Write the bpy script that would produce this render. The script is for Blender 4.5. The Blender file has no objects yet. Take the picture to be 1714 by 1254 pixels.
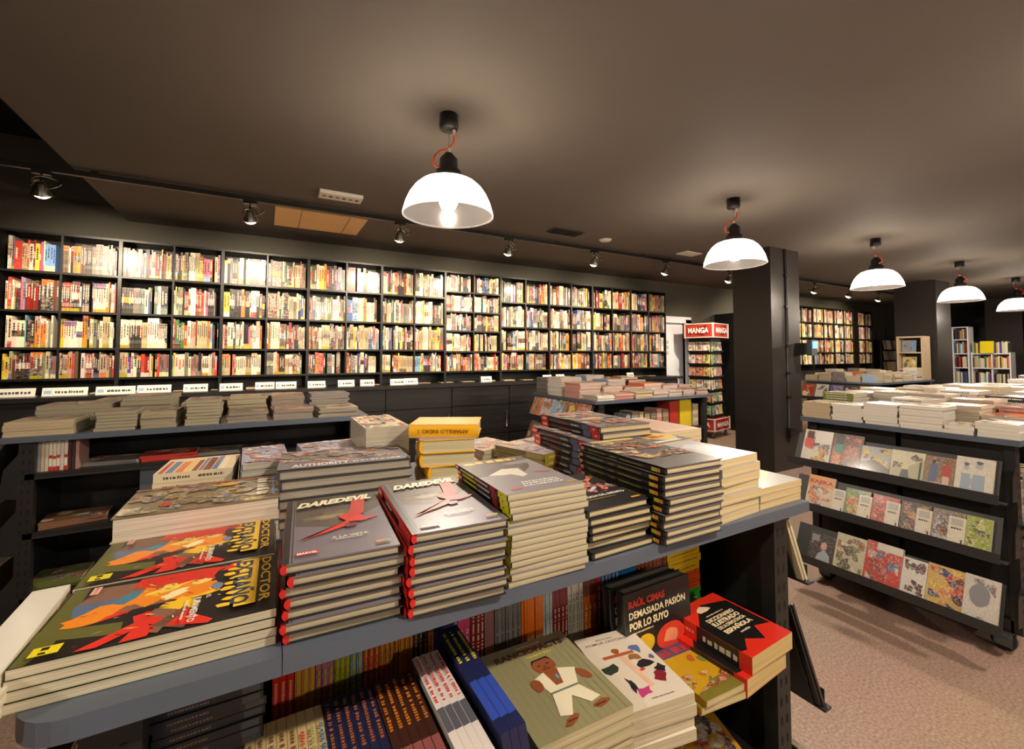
import bpy, math, random
from mathutils import Vector, Matrix
R = math.radians
rnd = random.Random(7)
sc = bpy.context.scene
COL = sc.collection

# ------------------------------------------------------------------ camera
cam_d = bpy.data.cameras.new('camera'); cam = bpy.data.objects.new('camera', cam_d); COL.objects.link(cam)
F_PX = 748.0
cam_d.sensor_fit = 'HORIZONTAL'; cam_d.sensor_width = 36.0
cam_d.lens = 36.0 * F_PX / 1714.0
cam_d.shift_x = -(868 - 857) / 1714.0
cam_d.shift_y = -(627 - 564) / 1714.0
cam_d.clip_start = 0.02; cam_d.clip_end = 80
cam.location = (0, 0, 1.45)
cam.rotation_euler = (R(90) + math.atan2(30, F_PX), 0, -math.atan2(868 - 445, F_PX))
sc.camera = cam

# ------------------------------------------------------------------ world, exposure
w = bpy.data.worlds.new('world'); sc.world = w; w.use_nodes = True
w.node_tree.nodes['Background'].inputs[0].default_value = (1.0, 0.86, 0.7, 1)
w.node_tree.nodes['Background'].inputs[1].default_value = 0.05
sc.view_settings.view_transform = 'Standard'
sc.view_settings.look = 'None'
sc.view_settings.gamma = 1.0
sc.view_settings.use_curve_mapping = False
sc.view_settings.exposure = 0.1
PENDANT_W = 84.0
SPOT_W = 150.0
WARM = (1.0, 0.85, 0.69)

# ------------------------------------------------------------------ colours
def lin(v):
    v /= 255.0
    return v / 12.92 if v <= 0.04045 else ((v + 0.055) / 1.055) ** 2.4
def c(r, g=None, b=None):
    if isinstance(r, str):
        r, g, b = int(r[0:2], 16), int(r[2:4], 16), int(r[4:6], 16)
    return (lin(r), lin(g), lin(b), 1.0)
CREAM = c(214, 198, 160); WHITE = c(230, 226, 216); BLACK = c(20, 19, 20); RED = c(196, 38, 28)
YEL = c(230, 190, 20); GREY = c(120, 116, 118)

# ------------------------------------------------------------------ materials
M = {}
def nt(name):
    m = bpy.data.materials.new(name); m.use_nodes = True
    n = m.node_tree; b = n.nodes['Principled BSDF']
    M[name] = m
    return m, n, b
def noise_bump(n, b, scale, strength, dist=0.002):
    tc = n.nodes.new('ShaderNodeTexCoord'); no = n.nodes.new('ShaderNodeTexNoise'); bp = n.nodes.new('ShaderNodeBump')
    no.inputs['Scale'].default_value = scale; no.inputs['Detail'].default_value = 4
    bp.inputs['Strength'].default_value = strength; bp.inputs['Distance'].default_value = dist
    n.links.new(tc.outputs['Object'], no.inputs['Vector']); n.links.new(no.outputs['Fac'], bp.inputs['Height'])
    n.links.new(bp.outputs['Normal'], b.inputs['Normal'])
    return tc, no
def plain(name, col, rough=0.5, metal=0.0, var=0.12, scale=8.0, bump=0.0, spec=0.5):
    m, n, b = nt(name)
    b.inputs['Roughness'].default_value = rough; b.inputs['Metallic'].default_value = metal
    b.inputs['Specular IOR Level'].default_value = spec
    tc = n.nodes.new('ShaderNodeTexCoord'); no = n.nodes.new('ShaderNodeTexNoise'); mx = n.nodes.new('ShaderNodeMixRGB')
    no.inputs['Scale'].default_value = scale; no.inputs['Detail'].default_value = 5
    mx.inputs[1].default_value = tuple(x * (1 - var) for x in col[:3]) + (1,)
    mx.inputs[2].default_value = tuple(min(1, x * (1 + var)) for x in col[:3]) + (1,)
    n.links.new(tc.outputs['Object'], no.inputs['Vector']); n.links.new(no.outputs['Fac'], mx.inputs[0])
    n.links.new(mx.outputs[0], b.inputs['Base Color'])
    if bump:
        bp = n.nodes.new('ShaderNodeBump'); bp.inputs['Strength'].default_value = bump; bp.inputs['Distance'].default_value = 0.002
        n.links.new(no.outputs['Fac'], bp.inputs['Height']); n.links.new(bp.outputs['Normal'], b.inputs['Normal'])
    return m
def attr_mat(name, rough, coat=0.0, art_scale=(60, 60, 60)):
    """printed paper: the print's own colour from attribute Col; attribute Art says how busy the printed picture is"""
    m, n, b = nt(name)
    b.inputs['Roughness'].default_value = rough
    b.inputs['Coat Weight'].default_value = coat; b.inputs['Coat Roughness'].default_value = 0.12
    a = n.nodes.new('ShaderNodeAttribute'); a.attribute_name = 'Col'
    art = n.nodes.new('ShaderNodeAttribute'); art.attribute_name = 'Art'
    tc = n.nodes.new('ShaderNodeTexCoord'); mp = n.nodes.new('ShaderNodeMapping'); mp.inputs['Scale'].default_value = art_scale
    vo = n.nodes.new('ShaderNodeTexVoronoi'); vo.inputs['Scale'].default_value = 1.0
    no = n.nodes.new('ShaderNodeTexNoise'); no.inputs['Scale'].default_value = 1.3; no.inputs['Detail'].default_value = 3
    n.links.new(tc.outputs['Object'], mp.inputs['Vector'])
    n.links.new(mp.outputs[0], no.inputs['Vector'])
    ad = n.nodes.new('ShaderNodeMixRGB'); ad.blend_type = 'ADD'; ad.inputs[0].default_value = 0.9
    n.links.new(mp.outputs[0], ad.inputs[1]); n.links.new(no.outputs['Color'], ad.inputs[2])
    n.links.new(ad.outputs[0], vo.inputs['Vector'])
    # busy print: darker / lighter / other-hued patches
    rp = n.nodes.new('ShaderNodeValToRGB')
    sep = n.nodes.new('ShaderNodeSeparateColor'); n.links.new(vo.outputs['Color'], sep.inputs[0]); n.links.new(sep.outputs[0], rp.inputs[0])
    e = rp.color_ramp.elements
    rp.color_ramp.interpolation = 'CONSTANT'
    e[0].position = 0; e[0].color = (0.02, 0.018, 0.02, 1); e[1].position = 0.22; e[1].color = (0.75, 0.66, 0.5, 1)
    for p, cc in ((0.4, (0.45, 0.06, 0.03, 1)), (0.55, (0.5, 0.27, 0.05, 1)), (0.68, (0.07, 0.13, 0.3, 1)), (0.8, (0.8, 0.76, 0.66, 1)), (0.92, (0.2, 0.25, 0.08, 1))):
        x = e.new(p); x.color = cc
    mx = n.nodes.new('ShaderNodeMixRGB')
    n.links.new(art.outputs['Fac'], mx.inputs[0]); n.links.new(a.outputs['Color'], mx.inputs[1]); n.links.new(rp.outputs[0], mx.inputs[2])
    n.links.new(mx.outputs[0], b.inputs['Base Color'])
    return m
attr_mat('print', 0.36, 0.2, (150, 150, 150))
attr_mat('print_spine', 0.38, 0.15, (55, 55, 90))
attr_mat('matte', 0.6, 0.0)
attr_mat('gloss', 0.2, 0.6)
# page edges: fine lines along the thickness
m, n, b = nt('pages')
b.inputs['Roughness'].default_value = 0.75
tc = n.nodes.new('ShaderNodeTexCoord'); mp = n.nodes.new('ShaderNodeMapping'); mp.inputs['Scale'].default_value = (4, 4, 700)
no = n.nodes.new('ShaderNodeTexNoise'); no.inputs['Scale'].default_value = 1; no.inputs['Detail'].default_value = 2
at = n.nodes.new('ShaderNodeAttribute'); at.attribute_name = 'Col'
mu = n.nodes.new('ShaderNodeMixRGB'); mu.blend_type = 'MULTIPLY'; mu.inputs[0].default_value = 1
rp = n.nodes.new('ShaderNodeValToRGB'); rp.color_ramp.elements[0].position = 0.3; rp.color_ramp.elements[0].color = (0.52, 0.5, 0.47, 1)
rp.color_ramp.elements[1].position = 0.62; rp.color_ramp.elements[1].color = (0.84, 0.84, 0.84, 1)
n.links.new(tc.outputs['Object'], mp.inputs[0]); n.links.new(mp.outputs[0], no.inputs['Vector']); n.links.new(no.outputs['Fac'], rp.inputs[0])
n.links.new(at.outputs['Color'], mu.inputs[1]); n.links.new(rp.outputs[0], mu.inputs[2]); n.links.new(mu.outputs[0], b.inputs['Base Color'])

plain('ceiling', c(103, 96, 89), 0.75, var=0.05, scale=1.2, bump=0.05, spec=0.25)
plain('void', c(20, 20, 20), 0.8)
plain('wall', c(76, 72, 62), 0.7, var=0.06, scale=3, bump=0.05)
plain('pillar', c(44, 39, 37), 0.38, var=0.08, scale=5)
plain('steel', c(27, 26, 26), 0.42, var=0.1, scale=14)
plain('steel_tray', c(44, 43, 44), 0.45, var=0.1, scale=14)
plain('hole', c(5, 5, 5), 0.9)
plain('shelf_grey', c(84, 92, 106), 0.35, var=0.06, scale=10)
plain('white_paint', c(228, 231, 240), 0.5, var=0.03)
plain('chrome', c(190, 186, 178), 0.22, metal=1.0)
plain('black_plastic', c(18, 18, 18), 0.35)
plain('orange_cord', c(232, 84, 34), 0.55)
plain('white_plastic', c(225, 220, 205), 0.45)
plain('tan_panel', c(246, 200, 140), 0.6, var=0.06, scale=6)
plain('caster_grey', c(70, 78, 76), 0.35)
plain('dark_glass', c(40, 44, 46), 0.08, var=0.2)
plain('pale_wood', c(196, 172, 138), 0.5)
# black stained wood with grain
m, n, b = nt('black_wood')
b.inputs['Roughness'].default_value = 0.4
tc = n.nodes.new('ShaderNodeTexCoord'); mp = n.nodes.new('ShaderNodeMapping'); mp.inputs['Scale'].default_value = (1.2, 6, 22)
no = n.nodes.new('ShaderNodeTexNoise'); no.inputs['Scale'].default_value = 1.6; no.inputs['Detail'].default_value = 6; no.inputs['Distortion'].default_value = 0.8
rp = n.nodes.new('ShaderNodeValToRGB'); rp.color_ramp.elements[0].color = c(14, 13, 13); rp.color_ramp.elements[1].color = c(34, 31, 29)
rp.color_ramp.elements[0].position = 0.35; rp.color_ramp.elements[1].position = 0.65
n.links.new(tc.outputs['Object'], mp.inputs[0]); n.links.new(mp.outputs[0], no.inputs['Vector']); n.links.new(no.outputs['Fac'], rp.inputs[0]); n.links.new(rp.outputs[0], b.inputs['Base Color'])
# speckled rubber floor
m, n, b = nt('floor')
b.inputs['Roughness'].default_value = 0.55
tc = n.nodes.new('ShaderNodeTexCoord')
n1 = n.nodes.new('ShaderNodeTexNoise'); n1.inputs['Scale'].default_value = 90; n1.inputs['Detail'].default_value = 6
n2 = n.nodes.new('ShaderNodeTexNoise'); n2.inputs['Scale'].default_value = 1.1; n2.inputs['Detail'].default_value = 3
r1 = n.nodes.new('ShaderNodeValToRGB'); r1.color_ramp.elements[0].position = 0.3; r1.color_ramp.elements[0].color = c(140, 113, 97)
r1.color_ramp.elements[1].position = 0.7; r1.color_ramp.elements[1].color = c(192, 163, 144)
mx = n.nodes.new('ShaderNodeMixRGB'); mx.blend_type = 'MULTIPLY'; mx.inputs[0].default_value = 0.3
for q in (n1, n2): n.links.new(tc.outputs['Object'], q.inputs['Vector'])
n.links.new(n1.outputs['Fac'], r1.inputs[0]); n.links.new(r1.outputs[0], mx.inputs[1]); n.links.new(n2.outputs['Color'], mx.inputs[2]); n.links.new(mx.outputs[0], b.inputs['Base Color'])
bp = n.nodes.new('ShaderNodeBump'); bp.inputs['Strength'].default_value = 0.15; bp.inputs['Distance'].default_value = 0.002
n.links.new(n1.outputs['Fac'], bp.inputs['Height']); n.links.new(bp.outputs['Normal'], b.inputs['Normal'])
def emis(name, col, st):
    m, n, b = nt(name)
    b.inputs['Base Color'].default_value = tuple(col) + (1,)
    b.inputs['Emission Color'].default_value = tuple(col) + (1,); b.inputs['Emission Strength'].default_value = st
emis('bulb', (1.0, 0.86, 0.66), 60.0)
emis('spot_lens', (1.0, 0.9, 0.62), 14.0)
emis('screen', (0.12, 0.3, 1.0), 1.6)
emis('lit_panel', (1.0, 0.86, 0.6), 1.6)
# ribbed pressed glass: part see-through, part milky (it scatters the bulb's light), thin
m = bpy.data.materials.new('shade_glass'); m.use_nodes = True; M['shade_glass'] = m; n = m.node_tree
out = n.nodes['Material Output']; n.nodes.remove(n.nodes['Principled BSDF'])
tr = n.nodes.new('ShaderNodeBsdfTransparent'); tr.inputs[0].default_value = (1, 0.97, 0.93, 1)
tl = n.nodes.new('ShaderNodeBsdfTranslucent'); tl.inputs[0].default_value = (0.95, 0.93, 0.9, 1)
df = n.nodes.new('ShaderNodeBsdfDiffuse'); df.inputs[0].default_value = (0.035, 0.033, 0.033, 1)
gl = n.nodes.new('ShaderNodeBsdfGlossy'); gl.inputs['Roughness'].default_value = 0.1
m1 = n.nodes.new('ShaderNodeMixShader'); m1.inputs[0].default_value = 0.45; n.links.new(tl.outputs[0], m1.inputs[1]); n.links.new(df.outputs[0], m1.inputs[2])
m2 = n.nodes.new('ShaderNodeMixShader'); m2.inputs[0].default_value = 0.62; n.links.new(tr.outputs[0], m2.inputs[1]); n.links.new(m1.outputs[0], m2.inputs[2])
m3 = n.nodes.new('ShaderNodeMixShader'); m3.inputs[0].default_value = 0.06; n.links.new(m2.outputs[0], m3.inputs[1]); n.links.new(gl.outputs[0], m3.inputs[2])
n.links.new(m3.outputs[0], out.inputs[0])

# ------------------------------------------------------------------ mesh builder
_txt = {}
def text_mesh(s, bold=0.0, shear=0.0):
    k = (s, bold, shear)
    if k in _txt: return _txt[k]
    cu = bpy.data.curves.new('t', 'FONT'); cu.body = s; cu.offset = bold; cu.shear = shear; cu.size = 1.0; cu.resolution_u = 2
    o = bpy.data.objects.new('t', cu); COL.objects.link(o)
    dg = bpy.context.evaluated_depsgraph_get(); me = o.evaluated_get(dg).to_mesh()
    vs = [(v.co.x, v.co.y) for v in me.vertices]; fs = [tuple(p.vertices) for p in me.polygons]
    o.evaluated_get(dg).to_mesh_clear(); bpy.data.objects.remove(o); bpy.data.curves.remove(cu)
    x0 = min(v[0] for v in vs); x1 = max(v[0] for v in vs); y0 = min(v[1] for v in vs); y1 = max(v[1] for v in vs)
    vs = [((v[0] - x0) / (x1 - x0), (v[1] - y0) / (y1 - y0)) for v in vs]
    _txt[k] = (vs, fs, (x1 - x0) / (y1 - y0))
    return _txt[k]
class Fr:
    def __init__(s, O, U, V, N=None, step=0.00004):
        s.O = Vector(O); s.U = Vector(U); s.V = Vector(V); s.N = Vector(N) if N else s.U.cross(s.V); s.k = 0; s.step = step
    def p(s, u, v, h): return s.O + s.U * u + s.V * v + s.N * h
    def nx(s): s.k += 1; return s.k * s.step
class MB:
    def __init__(s): s.v = []; s.f = []; s.m = []; s.c = []; s.a = []; s.sm = []; s.mats = []
    def mi(s, mat):
        if mat not in s.mats: s.mats.append(mat)
        return s.mats.index(mat)
    def face(s, idx, mat, col, art=0.0, sm=False):
        s.f.append(idx); s.m.append(s.mi(mat)); s.c.append(col); s.a.append(art); s.sm.append(sm)
    def quad(s, pts, mat='matte', col=GREY, art=0.0):
        b = len(s.v); s.v += [tuple(p) for p in pts]; s.face(tuple(range(b, b + len(pts))), mat, col, art)
    def box(s, x0, x1, y0, y1, z0, z1, mat='matte', col=GREY, art=0.0, skip='', mx=None):
        b = len(s.v)
        P = [Vector(q) for q in ((x0, y0, z0), (x1, y0, z0), (x1, y1, z0), (x0, y1, z0), (x0, y0, z1), (x1, y0, z1), (x1, y1, z1), (x0, y1, z1))]
        if mx: P = [mx @ q for q in P]
        s.v += [tuple(q) for q in P]
        for k, q in (('b', (0, 3, 2, 1)), ('t', (4, 5, 6, 7)), ('f', (0, 1, 5, 4)), ('k', (2, 3, 7, 6)), ('l', (3, 0, 4, 7)), ('r', (1, 2, 6, 5))):
            if k not in skip: s.face(tuple(b + i for i in q), mat, col, art)
    def prism(s, pts, axis, a0, a1, mat='matte', col=GREY, art=0.0, sm=False):
        """pts 2D outline (counter-clockwise seen against the axis) swept along axis"""
        n = len(pts); b = len(s.v)
        def P(p, a): return {'x': (a, p[0], p[1]), 'y': (p[0], a, p[1]), 'z': (p[0], p[1], a)}[axis]
        s.v += [P(p, a0) for p in pts] + [P(p, a1) for p in pts]
        for i in range(n):
            j = (i + 1) % n; s.face((b + i, b + j, b + n + j, b + n + i), mat, col, art, sm)
        s.face(tuple(b + i for i in reversed(range(n))), mat, col, art); s.face(tuple(b + n + i for i in range(n)), mat, col, art)
    def lathe(s, prof, cx=0, cy=0, seg=24, mat='matte', col=GREY, rib=0.0, mx=None):
        b = len(s.v)
        for r, z in prof:
            for i in range(seg):
                t = 2 * math.pi * i / seg; rr = r * (1 + (rib if i % 2 else 0))
                q = Vector((cx + rr * math.cos(t), cy + rr * math.sin(t), z)); s.v.append(tuple(mx @ q if mx else q))
        for k in range(len(prof) - 1):
            for i in range(seg):
                j = (i + 1) % seg
                s.face((b + k * seg + i, b + k * seg + j, b + (k + 1) * seg + j, b + (k + 1) * seg + i), mat, col, 0, True)
    def tube(s, pts, r, mat='matte', col=GREY, seg=8):
        b = len(s.v); pts = [Vector(p) for p in pts]
        for i, p in enumerate(pts):
            d = (pts[min(i + 1, len(pts) - 1)] - pts[max(i - 1, 0)]).normalized()
            u = d.cross(Vector((0, 0, 1)) if abs(d.z) < 0.9 else Vector((1, 0, 0))).normalized(); v = d.cross(u)
            for k in range(seg):
                t = 2 * math.pi * k / seg; s.v.append(tuple(p + u * r * math.cos(t) + v * r * math.sin(t)))
        for i in range(len(pts) - 1):
            for k in range(seg):
                j = (k + 1) % seg; s.face((b + i * seg + k, b + i * seg + j, b + (i + 1) * seg + j, b + (i + 1) * seg + k), mat, col, 0, True)
        s.face(tuple(b + k for k in range(seg)), mat, col); s.face(tuple(b + (len(pts) - 1) * seg + k for k in reversed(range(seg))), mat, col)
    # flat print on a face
    def poly(s, fr, pts, col, mat='print', art=0.0):
        h = fr.nx(); b = len(s.v); s.v += [tuple(fr.p(u, v, h)) for u, v in pts]; s.face(tuple(range(b, b + len(pts))), mat, col, art)
    def rect(s, fr, u0, v0, u1, v1, col, mat='print', art=0.0): s.poly(fr, [(u0, v0), (u1, v0), (u1, v1), (u0, v1)], col, mat, art)
    def text(s, fr, t, u, v, wd, ht, col, mat='print', bold=0.012, shear=0.0, rise=0.0):
        vs, fs, asp = text_mesh(t, bold, shear); h = fr.nx(); b = len(s.v)
        s.v += [tuple(fr.p(u + x * wd, v + y * ht + x * rise, h)) for x, y in vs]
        for f in fs: s.face(tuple(b + i for i in f), mat, col)
    def blob(s, fr, cu, cv, ru, rv, col, n=11, jag=0.25, seed=0, rot=0.0, mat='print', art=0.0, clip=None):
        g = random.Random(seed); pts = []
        for i in range(n):
            t = 2 * math.pi * i / n; k = 1 + g.uniform(-jag, jag); x = ru * k * math.cos(t); y = rv * k * math.sin(t)
            pts.append((cu + x * math.cos(rot) - y * math.sin(rot), cv + x * math.sin(rot) + y * math.cos(rot)))
        if clip: pts = [(min(max(p[0], clip[0]), clip[2]), min(max(p[1], clip[1]), clip[3])) for p in pts]
        s.poly(fr, pts, col, mat, art)
    def scribble(s, fr, u0, v, u1, ht, col, seed=0, mat='print'):
        """a line of print too small to read"""
        g = random.Random(seed); u = u0; h = fr.nx()
        while u < u1:
            q = min(u + ht * g.uniform(0.4, 1.1), u1); b = len(s.v)
            s.v += [tuple(fr.p(a, bb, h)) for a, bb in ((u, v), (q, v), (q, v + ht * g.uniform(0.7, 1)), (u, v + ht * g.uniform(0.7, 1)))]
            s.face((b, b + 1, b + 2, b + 3), mat, col); u = q + ht * g.uniform(0.15, 0.5)
    def build(s, name, parent=None, label=None, cat=None, group=None, kind=None):
        me = bpy.data.meshes.new(name); me.from_pydata(s.v, [], s.f)
        for k in s.mats: me.materials.append(M[k])
        me.polygons.foreach_set('material_index', s.m); me.polygons.foreach_set('use_smooth', s.sm)
        cd = []; ad = []
        for f, cc, a in zip(s.f, s.c, s.a): cd += list(cc) * len(f); ad += [a] * len(f)
        me.attributes.new('Col', 'FLOAT_COLOR', 'CORNER'); me.attributes['Col'].data.foreach_set('color', cd)
        me.attributes.new('Art', 'FLOAT', 'CORNER'); me.attributes['Art'].data.foreach_set('value', ad)
        me.update()
        o = bpy.data.objects.new(name, me); COL.objects.link(o)
        if parent: o.parent = parent
        return tag(o, label, cat, group, kind)
def tag(o, label=None, cat=None, group=None, kind=None):
    if label: o['label'] = label
    if cat: o['category'] = cat
    if group: o['group'] = group
    if kind: o['kind'] = kind
    return o
def empty(name, loc=(0, 0, 0), rz=0, label=None, cat=None, group=None):
    o = bpy.data.objects.new(name, None); COL.objects.link(o); o.location = loc; o.rotation_euler = (0, 0, rz); o.empty_display_size = 0.05
    return tag(o, label, cat, group)
def dup(o, label=None, group=None):
    r = o.copy(); COL.objects.link(r)
    if label: r['label'] = label
    if group: r['group'] = group
    for ch in o.children:
        d = ch.copy(); COL.objects.link(d); d.parent = r
        for g in ch.children:
            e = g.copy(); COL.objects.link(e); e.parent = d
    return r
ORD = 'first second third fourth fifth sixth seventh eighth ninth tenth eleventh twelfth thirteenth fourteenth fifteenth sixteenth seventeenth eighteenth nineteenth twentieth'.split()
ORD += ['twenty-' + x for x in ORD[:9]] + ['thirtieth'] + ['thirty-' + x for x in ORD[:9]]

# ------------------------------------------------------------------ the setting
YW = 5.88; ZC = 2.81; XE = -1.25
def st(name, mb, **k): return mb.build(name, kind='structure', **k)
b = MB(); b.box(-5, 19, -4, YW, -0.05, 0, 'floor'); st('floor', b)
b = MB(); b.box(XE, 19, -4, YW, ZC, ZC + 0.2, 'ceiling'); st('ceiling', b)
b = MB(); b.box(-5, XE, -4, YW, 3.5, 3.6, 'void'); b.box(XE, XE + 0.02, -4, YW, ZC + 0.2, 3.5, 'void'); st('ceiling', b)
b = MB(); b.box(-5, 6.437, YW, YW + 0.12, 0, 3.6, 'wall'); b.box(6.986, 19, YW, YW + 0.12, 0, ZC, 'wall'); b.box(6.437, 6.986, YW, YW + 0.12, 2.05, ZC, 'wall'); st('wall_back', b)
b = MB(); b.box(-5.1, -5, -4, YW, 0, 3.6, 'wall'); st('wall_left', b)
b = MB(); b.box(19, 19.1, -4, YW, 0, 3.6, 'wall'); st('wall_right', b)
b = MB(); b.box(-5, 19, -4.1, -4, 0, 3.6, 'wall'); st('wall_front', b)
b = MB(); b.box(6.36, 6.437, YW - 0.03, YW + 0.06, 0, 2.12, 'white_paint'); b.box(6.986, 7.14, YW - 0.03, YW + 0.06, 0, 2.12, 'white_paint'); b.box(6.36, 7.14, YW - 0.03, YW + 0.06, 2.05, 2.17, 'white_paint'); st('trim_1', b)
b = MB(); b.box(6.437, 6.986, YW + 0.05, YW + 0.09, 0.0, 2.05, 'white_paint')
d = st('door_1', b)
b = MB()
fr = Fr((6.47, YW + 0.049, 1.45), (1, 0, 0), (0, 0, 1), (0, -1, 0), 0.001)
for i, z in enumerate((0.0, 0.1, 0.2)): b.rect(fr, 0.02, z, 0.12, z + 0.07, c(205, 190, 190), 'matte', 0.4)
b.build('notice', d)
b = MB(); b.tube([(6.93, YW + 0.05, 1.04), (6.93, YW - 0.01, 1.04)], 0.012, 'chrome'); b.tube([(6.94, YW - 0.01, 1.04), (6.83, YW - 0.01, 1.04)], 0.009, 'chrome'); b.build('door_handle', d, label='chrome lever handle')
# pillars
def pillar(n, x0, x1, y0, y1):
    b = MB(); b.box(x0, x1, y0, y1, 0, ZC, 'pillar'); return tag(b.build('pillar'), kind='structure')
pillar(1, 5.47, 6.10, 3.28, 3.80); pillar(2, 10.5, 11.15, 3.28, 3.9); pillar(3, 15.4, 16.0, 3.28, 3.9)
b = MB(); b.box(7.86, 8.6, 5.45, YW, 0, 2.26, 'black_plastic'); tag(b.build('pillar'), kind='structure')
# far right shop front: dark glazing behind the pale bookcase
b = MB(); b.box(17.6, 17.66, -3.9, 5.8, 0.0, ZC, 'dark_glass'); st('window_1', b)
b = MB()
for y in (-2.5, -1.2, 0.1, 1.4, 2.7, 4.0): b.box(17.5, 17.6, y, y + 0.12, 0, ZC, 'steel_tray')
st('trim_2', b)
# conduit with switch on the first pillar
t = empty('cable_conduit', (5.47, 3.28, 0), 0, 'black vertical cable conduit with junction boxes on the near pillar', 'conduit')
b = MB(); b.tube([(0.3, -0.012, 0.35), (0.3, -0.012, ZC - 0.004)], 0.009, 'black_plastic'); b.tube([(0.335, -0.012, 1.6), (0.335, -0.012, ZC - 0.004)], 0.006, 'black_plastic'); b.build('pipe', t)
for z in (2.45, 2.05, 1.55, 1.2, 0.9):
    b = MB(); b.box(0.28, 0.35, -0.03, -0.001, z, z + 0.03, 'black_plastic'); b.build('clip', t)
b = MB(); b.box(0.27, 0.37, -0.05, -0.001, 0.42, 0.53, 'black_plastic'); b.build('junction_box', t)
b = MB(); b.box(0.37, 0.44, -0.05, -0.001, 0.44, 0.5, 'black_plastic'); b.build('plug', t)
t = empty('payment_terminal', (6.02, 3.26, 1.5), 0, 'small terminal with glowing blue screen fixed to the near pillar', 'terminal')
b = MB(); b.box(-0.05, 0.07, -0.1, 0.018, -0.05, 0.1, 'black_plastic'); b.build('bracket', t)
b = MB(); b.box(-0.0, 0.13, -0.16, -0.1, -0.06, 0.14, 'caster_grey'); b.build('body', t)
b = MB(); b.box(0.015, 0.115, -0.168, -0.161, 0.03, 0.12, 'screen'); b.build('screen', t, label='glowing blue screen')
# ceiling fittings
b = MB(); b.box(0.05, 0.865, 4.59, 5.25, ZC - 0.012, ZC, 'tan_panel')
tp = b.build('ceiling_hatch', label='tan wooden hatch panel in the black ceiling above the wall bookcases', cat='ceiling hatch')
for x in (0.27, 0.7): b = MB(); b.box(x, x + 0.004, 4.59, 5.25, ZC - 0.0135, ZC - 0.012, 'hole'); b.build('joint', tp)
t = empty('emergency_light', (0.53, 4.01, ZC), 0, 'white emergency light with lit diodes on the ceiling beside the tan hatch', 'emergency light')
b = MB(); b.box(-0.17, 0.17, -0.075, 0.075, -0.03, 0, 'white_plastic'); b.build('housing', t)
for i in range(6):
    b = MB(); b.lathe([(0.0, -0.036), (0.016, -0.034), (0.018, -0.03)], -0.13 + i * 0.052, 0, 12, 'caster_grey' if i % 2 else 'chrome'); b.build('diode', t)
t = empty('ceiling_vent', (2.86, 4.0, ZC), 0, 'dark slatted air vent in the ceiling', 'air vent')
b = MB(); b.box(-0.2, 0.2, -0.09, 0.09, -0.012, 0, 'steel_tray'); b.build('frame', t)
b = MB()
for i in range(5): b.box(-0.18, 0.18, -0.075 + i * 0.033, -0.06 + i * 0.033, -0.02, -0.012, 'hole')
b.build('slats', t)
b = MB(); b.lathe([(0.0, -0.02), (0.06, -0.018), (0.075, 0)], 0, 0, 20, 'white_plastic'); o = b.build('smoke_detector', label='small round white smoke detector on the ceiling right of the vent', cat='smoke detector'); o.location = (3.47, 4.05, ZC)
b = MB(); b.box(-0.15, 0.15, -0.09, 0.09, -0.012, 0, 'white_plastic'); o = b.build('ceiling_speaker', label='pale flat rectangular panel on the ceiling before the wide pillar', cat='ceiling panel'); o.location = (4.92, 4.05, ZC)

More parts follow.
